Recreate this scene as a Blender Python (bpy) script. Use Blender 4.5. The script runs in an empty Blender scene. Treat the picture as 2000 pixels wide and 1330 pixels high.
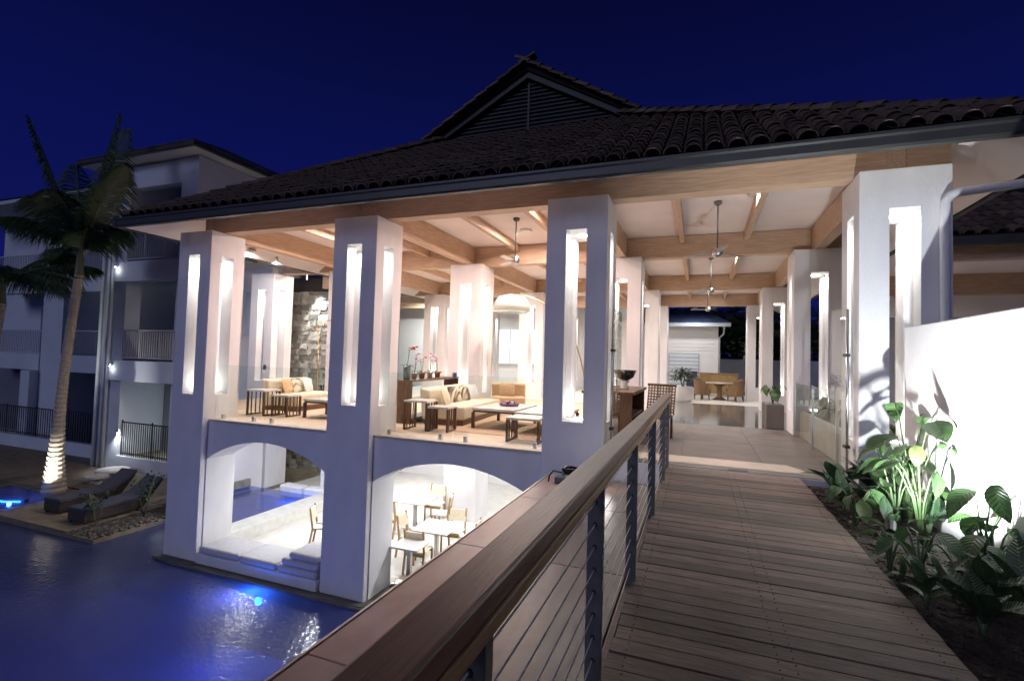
import bpy, math, random
from mathutils import Vector, Matrix
random.seed(7)
R = math.radians
scene = bpy.context.scene
col = scene.collection

# ------------------------------------------------------------------ camera
cam_d = bpy.data.cameras.new("camera"); cam = bpy.data.objects.new("camera", cam_d); col.objects.link(cam)
cam_d.sensor_width = 36.0; cam_d.lens = 36.0 * 964.8 / 2000.0
cam_d.clip_start = 0.05; cam_d.clip_end = 2000
cam.matrix_world = Matrix.Translation((0, 0, 1.5)) @ Matrix.Rotation(.362, 4, 'Z') @ Matrix.Rotation(math.pi/2 + .037, 4, 'X') @ Matrix.Rotation(.029, 4, 'Z')
scene.camera = cam

# ------------------------------------------------------------------ world: deep blue night sky
w = bpy.data.worlds.new("World"); scene.world = w; w.use_nodes = True
nt = w.node_tree; nt.nodes.clear()
o_ = nt.nodes.new('ShaderNodeOutputWorld'); bg = nt.nodes.new('ShaderNodeBackground')
tc = nt.nodes.new('ShaderNodeTexCoord'); sx = nt.nodes.new('ShaderNodeSeparateXYZ'); rp = nt.nodes.new('ShaderNodeValToRGB')
nt.links.new(tc.outputs['Generated'], sx.inputs[0]); nt.links.new(sx.outputs['Z'], rp.inputs[0])
nt.links.new(rp.outputs[0], bg.inputs[0]); nt.links.new(bg.outputs[0], o_.inputs[0])
cr = rp.color_ramp; cr.interpolation = 'B_SPLINE'
cr.elements[0].position = .0; cr.elements[0].color = (.0050, .0080, .105, 1)
cr.elements[1].position = .95; cr.elements[1].color = (.0009, .0012, .010, 1)
e = cr.elements.new(.35); e.color = (.0032, .0055, .078, 1)
e = cr.elements.new(.6); e.color = (.0016, .0024, .024, 1)
bg.inputs[1].default_value = 1.0

# ------------------------------------------------------------------ moon (the one sun lamp), soft and blue, from behind the camera
sd = bpy.data.lights.new("moon", 'SUN'); so = bpy.data.objects.new("moon", sd); col.objects.link(so)
sd.energy = .50; sd.angle = R(25); sd.color = (.64, .68, 1.0)
so.rotation_euler = (R(70), 0, R(-18))

# ------------------------------------------------------------------ view
vs = scene.view_settings
vs.view_transform = 'Standard'; vs.look = 'None'; vs.exposure = 0; vs.gamma = 1; vs.use_curve_mapping = False
cy = scene.cycles
cy.use_denoising = True
cy.max_bounces = 10; cy.diffuse_bounces = 5; cy.glossy_bounces = 4; cy.transmission_bounces = 8; cy.transparent_max_bounces = 16
cy.sample_clamp_indirect = 6; cy.caustics_reflective = False; cy.caustics_refractive = False
cy.use_light_tree = True

# ================================================================== materials
MATS = {}
def newmat(name):
    m = bpy.data.materials.new(name); m.use_nodes = True
    nt = m.node_tree; nt.nodes.clear()
    out = nt.nodes.new('ShaderNodeOutputMaterial')
    return m, nt, out
def N(nt, t, **kw):
    n = nt.nodes.new(t)
    for k, v in kw.items(): setattr(n, k, v)
    return n
def L(nt, a, b): nt.links.new(a, b)
def coords(nt, scale=(1, 1, 1), rnd=0.0, space='Object'):
    t = N(nt, 'ShaderNodeTexCoord'); mp = N(nt, 'ShaderNodeMapping'); mp.inputs['Scale'].default_value = scale
    L(nt, t.outputs[space], mp.inputs['Vector'])
    if rnd:
        oi = N(nt, 'ShaderNodeObjectInfo'); mu = N(nt, 'ShaderNodeMath', operation='MULTIPLY'); mu.inputs[1].default_value = rnd
        L(nt, oi.outputs['Random'], mu.inputs[0]); cb = N(nt, 'ShaderNodeCombineXYZ')
        for i in range(3): L(nt, mu.outputs[0], cb.inputs[i])
        L(nt, cb.outputs[0], mp.inputs['Location'])
    return mp.outputs[0]
def simple(name, c, rough=.6, c2=None, nscale=6, bump=0.0, bscale=40, scale=(1, 1, 1), rnd=0.0, objvar=0.0, spec=.5, metal=0.0, trans=0.0, detail=5, space='Object', dist=0.0):
    m, nt, out = newmat(name)
    p = N(nt, 'ShaderNodeBsdfPrincipled'); L(nt, p.outputs[0], out.inputs[0])
    p.inputs['Roughness'].default_value = rough; p.inputs['Metallic'].default_value = metal; p.inputs['Specular IOR Level'].default_value = spec
    v = coords(nt, scale, rnd, space)
    colout = None
    if c2 is not None:
        nz = N(nt, 'ShaderNodeTexNoise'); nz.inputs['Scale'].default_value = nscale; nz.inputs['Detail'].default_value = detail; nz.inputs['Distortion'].default_value = dist
        L(nt, v, nz.inputs['Vector'])
        r = N(nt, 'ShaderNodeValToRGB'); r.color_ramp.elements[0].position = .32; r.color_ramp.elements[1].position = .68
        r.color_ramp.elements[0].color = (*c, 1); r.color_ramp.elements[1].color = (*c2, 1)
        L(nt, nz.outputs[0], r.inputs[0]); colout = r.outputs[0]
    else:
        rg = N(nt, 'ShaderNodeRGB'); rg.outputs[0].default_value = (*c, 1); colout = rg.outputs[0]
    if objvar:
        oi = N(nt, 'ShaderNodeObjectInfo'); mr = N(nt, 'ShaderNodeMapRange'); mr.inputs[3].default_value = 1 - objvar; mr.inputs[4].default_value = 1 + objvar
        L(nt, oi.outputs['Random'], mr.inputs[0])
        hs = N(nt, 'ShaderNodeHueSaturation'); L(nt, mr.outputs[0], hs.inputs['Value']); L(nt, colout, hs.inputs['Color']); colout = hs.outputs[0]
    L(nt, colout, p.inputs['Base Color'])
    if bump:
        nb = N(nt, 'ShaderNodeTexNoise'); nb.inputs['Scale'].default_value = bscale; nb.inputs['Detail'].default_value = 4
        L(nt, v, nb.inputs['Vector'])
        b = N(nt, 'ShaderNodeBump'); b.inputs['Strength'].default_value = bump; b.inputs['Distance'].default_value = .02
        L(nt, nb.outputs[0], b.inputs['Height']); L(nt, b.outputs[0], p.inputs['Normal'])
    if trans:
        tr = N(nt, 'ShaderNodeBsdfTranslucent'); L(nt, colout, tr.inputs[0]); mx = N(nt, 'ShaderNodeMixShader'); mx.inputs[0].default_value = trans
        L(nt, p.outputs[0], mx.inputs[1]); L(nt, tr.outputs[0], mx.inputs[2]); L(nt, mx.outputs[0], out.inputs[0])
    MATS[name] = m
    return m
def wood(name, c, c2, rough=.55, scale=(1, 12, 12), rnd=0.0, objvar=0.0, bump=.25, nscale=3, spec=.4):
    return simple(name, c, rough, c2, nscale=nscale, bump=bump, bscale=8, scale=scale, rnd=rnd, objvar=objvar, spec=spec, detail=8, dist=.4)
def emit(name, c, s):
    m, nt, out = newmat(name); e = N(nt, 'ShaderNodeEmission'); e.inputs[0].default_value = (*c, 1); e.inputs[1].default_value = s
    L(nt, e.outputs[0], out.inputs[0]); MATS[name] = m; return m
def glassy(name, tint, ior=1.45, rough=.0, bump=0.0, bscale=3.0, stretch=(1, 1, 1), murk=0.0, mcol=(.1, .1, .5)):
    m, nt, out = newmat(name)
    t = N(nt, 'ShaderNodeBsdfTransparent'); t.inputs[0].default_value = (*tint, 1)
    g = N(nt, 'ShaderNodeBsdfGlossy'); g.inputs['Roughness'].default_value = rough; g.inputs[0].default_value = (1, 1, 1, 1)
    f = N(nt, 'ShaderNodeFresnel'); f.inputs[0].default_value = ior
    ge = N(nt, 'ShaderNodeNewGeometry'); inv = N(nt, 'ShaderNodeMath', operation='SUBTRACT'); inv.inputs[0].default_value = 1.0; L(nt, ge.outputs['Backfacing'], inv.inputs[1])
    mm = N(nt, 'ShaderNodeMath', operation='MULTIPLY'); L(nt, f.outputs[0], mm.inputs[0]); L(nt, inv.outputs[0], mm.inputs[1])
    mx = N(nt, 'ShaderNodeMixShader'); L(nt, mm.outputs[0], mx.inputs[0]); body = t.outputs[0]
    if murk:   # light scattered back by the water itself, mostly from the lamps below the surface
        tl = N(nt, 'ShaderNodeBsdfTranslucent'); tl.inputs[0].default_value = (*mcol, 1); df = N(nt, 'ShaderNodeBsdfDiffuse'); df.inputs[0].default_value = (*mcol, 1)
        md = N(nt, 'ShaderNodeMixShader'); md.inputs[0].default_value = .35; L(nt, tl.outputs[0], md.inputs[1]); L(nt, df.outputs[0], md.inputs[2])
        mk = N(nt, 'ShaderNodeMixShader'); mk.inputs[0].default_value = murk; L(nt, t.outputs[0], mk.inputs[1]); L(nt, md.outputs[0], mk.inputs[2]); body = mk.outputs[0]
    L(nt, body, mx.inputs[1]); L(nt, g.outputs[0], mx.inputs[2]); L(nt, mx.outputs[0], out.inputs[0])
    if bump:
        v = coords(nt, stretch)
        n1 = N(nt, 'ShaderNodeTexNoise'); n1.inputs['Scale'].default_value = bscale; n1.inputs['Detail'].default_value = 3; n1.inputs['Distortion'].default_value = .6
        L(nt, v, n1.inputs['Vector'])
        b = N(nt, 'ShaderNodeBump'); b.inputs['Strength'].default_value = bump; b.inputs['Distance'].default_value = .08
        L(nt, n1.outputs[0], b.inputs['Height']); L(nt, b.outputs[0], g.inputs['Normal']); L(nt, b.outputs[0], f.inputs['Normal'])
    MATS[name] = m; return m

simple('render_white', (.70, .69, .695), .8, (.79, .78, .78), nscale=2.4, bump=.22, bscale=38, scale=(1, 1, .45), detail=9)
simple('plaster_white', (.78, .76, .75), .7, (.84, .83, .82), nscale=1.0, bump=.06, bscale=50)
simple('coping', (.60, .60, .56), .5, (.74, .73, .69), nscale=5, bump=.1)
simple('ceiling_white', (.74, .66, .63), .8, (.80, .72, .69), nscale=1.5)
wood('beam_wood', (.42, .28, .185), (.57, .40, .28), .5, (1.0, 14, 14), rnd=20, objvar=.10)
wood('beam_wood_y', (.42, .28, .185), (.57, .40, .28), .5, (14, 1.0, 14), rnd=20, objvar=.10)
wood('deck_wood', (.12, .084, .064), (.25, .187, .15), .62, (1.6, 22, 22), rnd=40, objvar=.46, bump=.35)
wood('rail_wood', (.19, .075, .045), (.25, .112, .072), .40, (22, 1.2, 22), rnd=12, objvar=.08, bump=.15, spec=.5)
wood('rail_lit_wood', (.36, .20, .085), (.46, .28, .13), .5, (22, 1.2, 22), bump=.15)  # rail wood made lighter: light from below is put into the colour
wood('furniture_wood', (.085, .042, .022), (.16, .085, .045), .45, (10, 10, 2), rnd=8, objvar=.15, bump=.1)
wood('light_wood', (.30, .19, .075), (.42, .28, .13), .5, (8, 8, 2), rnd=8, objvar=.15, bump=.1)
simple('roof_tile', (.12, .082, .056), .8, (.21, .145, .10), nscale=9, bump=.35, bscale=30, rnd=30, objvar=.40)
simple('tile_underlay', (.018, .014, .012), .95)
simple('gutter_paint', (.036, .036, .036), .45, (.048, .048, .046), nscale=2, spec=.5)
simple('louvre_paint', (.045, .047, .048), .6, (.06, .062, .062), nscale=4)
simple('barge_paint', (.055, .058, .052), .6)
simple('steel_post', (.11, .112, .11), .5, (.16, .162, .158), nscale=14, bump=.1, metal=.3)
simple('steel', (.62, .62, .60), .28, metal=1.0)
simple('cable_steel', (.62, .58, .52), .4, metal=.2)
simple('brass', (.55, .40, .20), .35, metal=1.0)
simple('bolt_dark', (.02, .02, .022), .5)
simple('ledge_stone', (.36, .235, .205), .30, (.50, .355, .325), nscale=5, bump=.12, bscale=9, rnd=9, objvar=.10, scale=(1, .45, 1), spec=.8)
simple('wet_stone', (.05, .031, .029), .38, (.13, .085, .078), nscale=3.2, bump=.35, bscale=9, rnd=9, objvar=.15, scale=(1, .35, 1), spec=.3, detail=9, dist=1.2)
simple('lounge_floor', (.54, .41, .29), .6, (.63, .50, .37), nscale=3, bump=.08, bscale=80)
simple('rug', (.46, .33, .21), .95, (.55, .41, .28), nscale=60, bump=.4, bscale=160)
simple('edge_stone', (.52, .45, .36), .5, (.62, .55, .46), nscale=8)
simple('entry_stone', (.090, .075, .062), .55, (.135, .114, .097), nscale=2.4, bump=.08, bscale=30, objvar=.05, rnd=5)
simple('threshold_stone', (.40, .33, .26), .45, (.50, .43, .35), nscale=6)
simple('polished_stone', (.12, .125, .125), .10, (.19, .19, .185), nscale=1.6, spec=.6)
simple('pale_stone', (.62, .60, .55), .5, (.72, .70, .66), nscale=3)
simple('fabric_cream', (.66, .57, .42), .9, (.74, .66, .52), nscale=30, bump=.3, bscale=200)
simple('fabric_white', (.74, .74, .72), .9, (.80, .80, .79), nscale=12, bump=.25, bscale=120)
simple('fabric_grey', (.55, .54, .56), .9, (.62, .61, .62), nscale=12, bump=.25, bscale=120)
simple('fabric_tan', (.55, .36, .20), .85, (.63, .44, .27), nscale=20, bump=.2, bscale=120)
simple('fabric_dark', (.045, .050, .075), .85, (.065, .07, .10), nscale=20, bump=.2, bscale=120)
simple('fabric_stripe', (.10, .08, .06), .9, (.70, .62, .48), nscale=3.2, scale=(9, 1, 1), detail=0)
simple('table_white', (.72, .70, .68), .3)
simple('marble_top', (.64, .60, .55), .25, (.74, .71, .67), nscale=4)
simple('dark_wicker', (.030, .024, .020), .7, (.05, .04, .034), nscale=30, bump=.6, bscale=90)
simple('wicker', (.17, .10, .05), .7, (.27, .17, .09), nscale=40, bump=.6, bscale=90)
simple('pool_tile', (.26, .30, .62), .4, (.32, .37, .72), nscale=2.2, bump=.15, bscale=24)
simple('dark_metal', (.018, .018, .02), .45)
simple('facade_paint', (.55, .60, .66), .8, (.64, .69, .74), nscale=.7, bump=.08, bscale=40)
simple('facade_dark', (.17, .18, .20), .5, (.22, .23, .25), nscale=.8)
simple('rail_white', (.50, .51, .54), .5)
simple('terrace_stone', (.15, .125, .085), .7, (.23, .195, .14), nscale=4, bump=.2, objvar=.2, rnd=6)
simple('soil', (.020, .015, .011), 1.0, (.045, .033, .024), nscale=22, bump=1.0, bscale=45)
simple('ground', (.030, .032, .024), 1.0, (.05, .05, .038), nscale=.6)
simple('wall_stone', (.22, .21, .18), .85, (.40, .38, .34), nscale=8, bump=.5, bscale=14, rnd=30, objvar=.45)
simple('dark_stone', (.09, .085, .08), .6, (.14, .132, .12), nscale=5, bump=.3)
simple('pebble', (.05, .047, .042), .8, (.12, .11, .10), nscale=14)
simple('mortar', (.05, .045, .04), .95)
simple('palm_bark', (.34, .30, .22), .9, (.48, .43, .34), nscale=9, bump=.6, bscale=24, scale=(1, 1, 3))
simple('palm_leaf', (.045, .085, .030), .5, (.08, .125, .045), nscale=3, trans=.25)
simple('palm_stem', (.11, .12, .055), .5, (.15, .16, .08), nscale=3)
def veined(name, c, c2, trans, freq):
    m = simple(name, c, .36, c2, nscale=5, trans=trans, objvar=.30, rnd=9, spec=.5); nt = m.node_tree
    p = [n for n in nt.nodes if n.type == 'BSDF_PRINCIPLED'][0]; src = p.inputs['Base Color'].links[0].from_socket
    tcn = N(nt, 'ShaderNodeTexCoord'); sp = N(nt, 'ShaderNodeSeparateXYZ'); L(nt, tcn.outputs['Object'], sp.inputs[0])
    ab = N(nt, 'ShaderNodeMath', operation='ABSOLUTE'); L(nt, sp.outputs['Y'], ab.inputs[0])
    ma = N(nt, 'ShaderNodeMath', operation='MULTIPLY_ADD'); L(nt, ab.outputs[0], ma.inputs[0]); ma.inputs[1].default_value = -.8; L(nt, sp.outputs['X'], ma.inputs[2])
    mf = N(nt, 'ShaderNodeMath', operation='MULTIPLY'); L(nt, ma.outputs[0], mf.inputs[0]); mf.inputs[1].default_value = freq
    sn = N(nt, 'ShaderNodeMath', operation='SINE'); L(nt, mf.outputs[0], sn.inputs[0])
    mid = N(nt, 'ShaderNodeMapRange'); L(nt, ab.outputs[0], mid.inputs[0]); mid.inputs[1].default_value = .0; mid.inputs[2].default_value = .02; mid.inputs[3].default_value = 1; mid.inputs[4].default_value = 0
    vr = N(nt, 'ShaderNodeMapRange'); L(nt, sn.outputs[0], vr.inputs[0]); vr.inputs[1].default_value = .86; vr.inputs[2].default_value = 1.0; vr.inputs[3].default_value = 0; vr.inputs[4].default_value = .45
    mxv = N(nt, 'ShaderNodeMath', operation='MAXIMUM'); L(nt, mid.outputs[0], mxv.inputs[0]); L(nt, vr.outputs[0], mxv.inputs[1])
    mc = N(nt, 'ShaderNodeMix', data_type='RGBA'); L(nt, mxv.outputs[0], mc.inputs[0]); L(nt, src, mc.inputs[6]); mc.inputs[7].default_value = (c2[0]*2.0, c2[1]*1.6, c2[2]*1.9, 1)
    L(nt, mc.outputs[2], p.inputs['Base Color'])
    bp = N(nt, 'ShaderNodeBump'); bp.inputs['Strength'].default_value = .35; bp.inputs['Distance'].default_value = .01; L(nt, sn.outputs[0], bp.inputs['Height']); L(nt, bp.outputs[0], p.inputs['Normal'])
veined('leaf_green', (.040, .100, .030), (.080, .155, .055), .22, 62)
veined('leaf_dark', (.018, .048, .020), (.038, .080, .034), .12, 90)
simple('leaf_yellow', (.15, .21, .06), .4, (.22, .29, .10), nscale=5, trans=.3, objvar=.2, rnd=9)
simple('stalk', (.055, .10, .035), .5, (.09, .14, .055), nscale=5)
simple('hedge_leaf', (.012, .030, .010), .7, (.025, .05, .018), nscale=3, objvar=.2)
simple('petal_pink', (.62, .10, .22), .6); simple('petal_white', (.80, .74, .76), .6, trans=.3); simple('petal_red', (.40, .02, .05), .6)
simple('clay', (.42, .21, .11), .75, (.52, .29, .16), nscale=6)
simple('ceramic_white', (.76, .75, .73), .3); simple('vase_grey', (.10, .13, .125), .35); simple('purple', (.17, .09, .17), .7)
simple('black_gloss', (.012, .012, .014), .25)
simple('metal_roof', (.07, .10, .20), .45, (.10, .14, .26), nscale=2, metal=.2)
simple('paper', (.80, .79, .76), .8, trans=.5)
glassy('glass', (.93, .97, .96), 1.5)
glassy('window_glass', (.45, .5, .55), 1.5)
glassy('water', (.30, .38, .70), 1.33, .17, bump=.14, bscale=9.0, stretch=(1, 1.5, 1), murk=.62, mcol=(.13, .155, .34))
glassy('water_calm', (.42, .52, .95), 1.33, .06, bump=.10, bscale=7.0, murk=.45, mcol=(.18, .22, .62))
emit('lamp_white', (1.0, .97, .90), 26); emit('lamp_warm', (1.0, .86, .68), 22); emit('lamp_blue', (.03, .40, 1.0), 22); emit('shade_glow', (1.0, .95, .87), 5.5); emit('window_glow', (.92, .95, 1.0), 1.7)

# ================================================================== helpers
class MB:
    def __init__(s): s.v = []; s.f = []
    def add(s, vs, fs):
        b = len(s.v); s.v += [tuple(v) for v in vs]; s.f += [tuple(b + i for i in f) for f in fs]; return s
    def box(s, x0, x1, y0, y1, z0, z1):
        return s.add([(x0,y0,z0),(x1,y0,z0),(x1,y1,z0),(x0,y1,z0),(x0,y0,z1),(x1,y0,z1),(x1,y1,z1),(x0,y1,z1)],
                     [(0,3,2,1),(4,5,6,7),(0,1,5,4),(1,2,6,5),(2,3,7,6),(3,0,4,7)])
    def prism(s, pts, a, b):
        """closed polygon (list of 3d points) swept from offset a to offset b"""
        n = len(pts); a = Vector(a); b = Vector(b)
        return s.add([Vector(p) + a for p in pts] + [Vector(p) + b for p in pts],
                     [tuple(range(n))[::-1], tuple(range(n, 2*n))] + [(i, (i+1) % n, n + (i+1) % n, n + i) for i in range(n)])
    def tube(s, pts, rad, n=8, cap=True):
        pts = [Vector(p) for p in pts]
        if not isinstance(rad, (list, tuple)): rad = [rad] * len(pts)
        rings = []
        up = Vector((0, 0, 1)); prev = None
        for i, p in enumerate(pts):
            d = (pts[min(i+1, len(pts)-1)] - pts[max(i-1, 0)]).normalized()
            if prev is None:
                a = d.cross(up)
                if a.length < 1e-3: a = d.cross(Vector((1, 0, 0)))
            else:
                a = prev - d * prev.dot(d)
                if a.length < 1e-4: a = d.cross(up)
            a.normalize(); prev = a; b = d.cross(a)
            rings.append([p + (a * math.cos(2*math.pi*k/n) + b * math.sin(2*math.pi*k/n)) * rad[i] for k in range(n)])
        vs = [q for r in rings for q in r]; fs = []
        for i in range(len(rings) - 1):
            for k in range(n): fs.append((i*n + k, (i+1)*n + k, (i+1)*n + (k+1) % n, i*n + (k+1) % n))
        if cap: fs += [tuple(range(n)), tuple(range((len(rings)-1)*n, len(rings)*n))[::-1]]
        return s.add(vs, fs)
    def lathe(s, prof, c=(0, 0, 0), n=20):
        vs = []; fs = []; m = len(prof)
        for r, z in prof:
            for k in range(n):
                t = 2*math.pi*k/n; vs.append((c[0] + r*math.cos(t), c[1] + r*math.sin(t), c[2] + z))
        for i in range(m-1):
            for k in range(n): fs.append((i*n+k, i*n+(k+1) % n, (i+1)*n+(k+1) % n, (i+1)*n+k))
        if prof[0][0] > 1e-4: fs.append(tuple(range(n))[::-1])
        if prof[-1][0] > 1e-4: fs.append(tuple(range((m-1)*n, m*n)))
        return s.add(vs, fs)
    def xf(s, M):
        s.v = [tuple(M @ Vector(v)) for v in s.v]; return s
    def mesh(s, name, mat, smooth=False):
        me = bpy.data.meshes.new(name); me.from_pydata(s.v, [], s.f); me.update()
        if mat: me.materials.append(MATS[mat])
        if smooth: me.polygons.foreach_set('use_smooth', [True]*len(me.polygons))
        return me
    def build(s, name, mat, parent=None, smooth=False, bev=0.0, label=None, cat=None, group=None, kind=None, seg=2, sub=0):
        return place(name, s.mesh(name, mat, smooth), parent, label=label, cat=cat, group=group, kind=kind, bev=bev, seg=seg, sub=sub)
def tag(o, label=None, cat=None, group=None, kind=None):
    if label: o['label'] = label
    if cat: o['category'] = cat
    if group: o['group'] = group
    if kind: o['kind'] = kind
    return o
def place(name, me, parent=None, loc=None, rot=None, scale=None, label=None, cat=None, group=None, kind=None, bev=0.0, seg=2, sub=0):
    o = bpy.data.objects.new(name, me); col.objects.link(o)
    if loc is not None: o.location = loc
    if rot is not None: o.rotation_euler = rot
    if scale is not None: o.scale = scale
    if parent is not None:
        o.parent = parent
        if parent.type == 'EMPTY' and parent.get('_wc'): o.matrix_parent_inverse = Matrix.Translation(-Vector(parent['_wc']))
    if bev:
        m = o.modifiers.new('bevel', 'BEVEL'); m.width = bev; m.segments = seg; m.limit_method = 'ANGLE'
    if sub:
        m = o.modifiers.new('sub', 'SUBSURF'); m.levels = sub; m.render_levels = sub
    return tag(o, label, cat, group, kind)
def thing(name, label, cat, loc=(0, 0, 0), rz=0.0, group=None, local=False, kind=None):
    """Empty at the thing's base; parts are written in world coordinates unless local"""
    o = bpy.data.objects.new(name, None); col.objects.link(o); o.empty_display_size = .2
    o.location = loc; o.rotation_euler = (0, 0, rz)
    if not local: o['_wc'] = list(loc)
    return tag(o, label, cat, group, kind)
def dup(root, loc, rz, label, group=None):
    r = root.copy(); col.objects.link(r); r.location = loc; r.rotation_euler = (0, 0, rz); r['label'] = label
    if group: r['group'] = group
    for ch in list(root.children):
        c = ch.copy(); col.objects.link(c); c.parent = r
        for g in ch.children:
            d = g.copy(); col.objects.link(d); d.parent = c
    return r
def lamp(name, kind, loc, energy, color=(1, 1, 1), parent=None, size=.1, rot=(0, 0, 0), spot=60, blend=.5, spread=None):
    d = bpy.data.lights.new(name, kind); d.energy = energy; d.color = color
    if kind == 'AREA':
        d.shape = 'DISK'; d.size = size
        if spread: d.spread = R(spread)
    elif kind == 'SPOT': d.spot_size = R(spot); d.spot_blend = blend; d.shadow_soft_size = size
    else: d.shadow_soft_size = size
    o = bpy.data.objects.new(name, d); col.objects.link(o); o.location = loc; o.rotation_euler = rot
    if parent is not None:
        o.parent = parent
        if parent.type == 'EMPTY' and parent.get('_wc'): o.matrix_parent_inverse = Matrix.Translation(-Vector(parent['_wc']))
    return o
def aim(frm, to):
    return (Vector(to) - Vector(frm)).to_track_quat('-Z', 'Y').to_euler()

# ================================================================== ground, pool, terraces
MB().box(-400, 400, -300, 600, -5.2, -4.7).build('ground', 'ground', kind='structure')
WZ = -3.06
t = MB().box(-40, -1.95, -12, 9.9, -4.6, -4.3).box(-40.2, -40, -12, 12, -4.6, WZ+.1).box(-40, -1.95, -12.2, -12, -4.6, WZ+.1)
t.build('pool_basin', 'pool_tile', kind='structure')
MB().add([(-40,-12,WZ),(-1.95,-12,WZ),(-1.95,11,WZ),(-40,11,WZ)], [(0,1,2,3)]).build('pool_water', 'water', kind='structure')

# ================================================================== pavilion
XR = [-9.98, -5.667, -1.354, 2.959]; CW = .994; CD = .861; RY = [7.667, 12.473, 18.31, 23.6]
ZT = 4.12; S0, S1 = .53, 3.6
pav = thing('pavilion', 'open white pavilion with tiled hip roof, lit slotted columns and arches above the pool', 'pavilion', (-3.5, 14, 0))
# --- base under the lower level, lower floor, upper slab
MB().box(-10.35, 2.0, 8.45, 17, -4.65, -3.0).box(-13.3, -10.35, 12.0, 17, -4.65, -3.0).build('dining_floor', 'pale_stone', pav)
MB().box(-10.6, -1.95, 7.45, 8.45, -4.65, -3.02).build('plinth_ledge', 'dark_stone', pav)
MB().box(-11.0, -1.5, 7.83, 27, -.32, -.012).box(-13.3, -11.0, 9.5, 27, -.32, -.012).build('floor_slab', 'plaster_white', pav)
MB().box(-1.5, 3.2, 7.74, 27, -.32, -.012).build('entry_slab', 'plaster_white', pav)
MB().box(-1.9, 2.0, 7.9, 8.2, -4.65, -.322).build('entry_foundation', 'render_white', pav)
# floor finishes
MB().box(-10.97, -1.52, 8.35, 17.9, -.010, 0).box(-13.2, -10.97, 9.52, 17.9, -.010, 0).build('lounge_floor', 'lounge_floor', pav)
MB().box(-9.95, -1.52, 7.795, 8.347, -.045, .004).build('floor_edge', 'edge_stone', pav, bev=.004)
for i in range(5):
    for j in range(3):
        x0 = -1.45 + j*1.2
        MB().box(x0, x0 + 1.196, 8.62 + i*.94, 8.62 + i*.94 + .936, -.010, .0).build('floor_tile', 'entry_stone', pav, bev=.002, seg=1)
MB().box(-1.45, 2.14, 7.76, 8.04, -.010, -.002).build('threshold_strip', 'entry_stone', pav)
MB().add([(-1.45,8.045,.0),(1.55,8.045,.0),(1.28,8.615,.0),(-1.45,8.615,.0)], [(0,1,2,3)]).build('threshold_band', 'threshold_stone', pav)
MB().add([(1.555,8.045,-.002),(2.14,8.045,-.002),(2.14,8.615,-.002),(1.285,8.615,-.002)], [(0,1,2,3)]).build('threshold_corner', 'entry_stone', pav)
MB().box(.42, .68, 7.80, 7.93, -.004, .004).build('floor_socket', 'bolt_dark', pav, bev=.002)
MB().box(-1.45, 3.1, 13.325, 20.3, -.010, .0).build('polished_floor', 'polished_stone', pav)
MB().box(-13.2, 3.1, 20.31, 26.9, -.010, .002).build('stone_floor', 'pale_stone', pav)
MB().box(-13.2, -1.46, 17.91, 20.30, -.010, .001).build('stone_floor', 'pale_stone', pav)

# --- columns with crossing slots
def column_mesh(z0):
    m = MB(); a = [0, .33, .664, CW]; b = [0, .255, .565, CD]
    m.box(0, CW, 0, CD, z0, S0); m.box(0, CW, 0, CD, S1, ZT)
    m.f = []; m.v = []
    # outer shell built as welded rings so no faces overlap
    def q(*p): m.add(p, [(0,1,2,3)])
    for (u0, u1, fx) in (('x', 0, 0), ('x', CD, 1), ('y', 0, 0), ('y', CW, 1)):
        ax = u0; c = u1; A = a if ax == 'x' else b
        P = (lambda t, z: (t, c, z)) if ax == 'x' else (lambda t, z: (c, t, z))
        quads = [(A[0], A[3], z0, S0), (A[0], A[1], S0, S1), (A[2], A[3], S0, S1), (A[0], A[3], S1, ZT)]
        for (t0, t1, za, zb) in quads:
            p = [P(t0, za), P(t1, za), P(t1, zb), P(t0, zb)]
            if (ax == 'x') == (fx == 1): p = p[::-1]
            q(*p)
    # cap top and bottom
    q((0,0,ZT),(CW,0,ZT),(CW,CD,ZT),(0,CD,ZT)); q((0,0,z0),(0,CD,z0),(CW,CD,z0),(CW,0,z0))
    # cross-shaped void
    cells = [(0,1),(1,1),(2,1),(1,0),(1,2)]
    for (i, j) in cells:
        x0, x1, y0, y1 = a[i], a[i+1], b[j], b[j+1]
        q((x0,y0,S0),(x1,y0,S0),(x1,y1,S0),(x0,y1,S0)); q((x0,y0,S1),(x0,y1,S1),(x1,y1,S1),(x1,y0,S1))
    for (i, j) in [(0,1),(2,1)]:
        for y in (b[1], b[2]): q((a[i],y,S0),(a[i+1],y,S0),(a[i+1],y,S1),(a[i],y,S1))
    for (i, j) in [(1,0),(1,2)]:
        for x in (a[1], a[2]): q((x,b[j],S0),(x,b[j+1],S0),(x,b[j+1],S1),(x,b[j],S1))
    me = m.mesh('column', 'render_white')
    import bmesh
    bm = bmesh.new(); bm.from_mesh(me); bmesh.ops.remove_doubles(bm, verts=bm.verts, dist=.0005); bmesh.ops.recalc_face_normals(bm, faces=bm.faces); bm.to_mesh(me); bm.free()
    return me
cm_pool = column_mesh(-4.6); cm_room = column_mesh(-2.998); cm_floor = column_mesh(-.005)
lens_me = MB().lathe([(.0, -.012), (.075, -.012), (.085, 0)], n=14).mesh('slot_lamp', 'lamp_white')
NAMES = {(0,0): 'left end column of the pool front', (1,0): 'second column of the pool front', (2,0): 'column left of the entrance', (3,0): 'column right of the entrance'}
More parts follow.
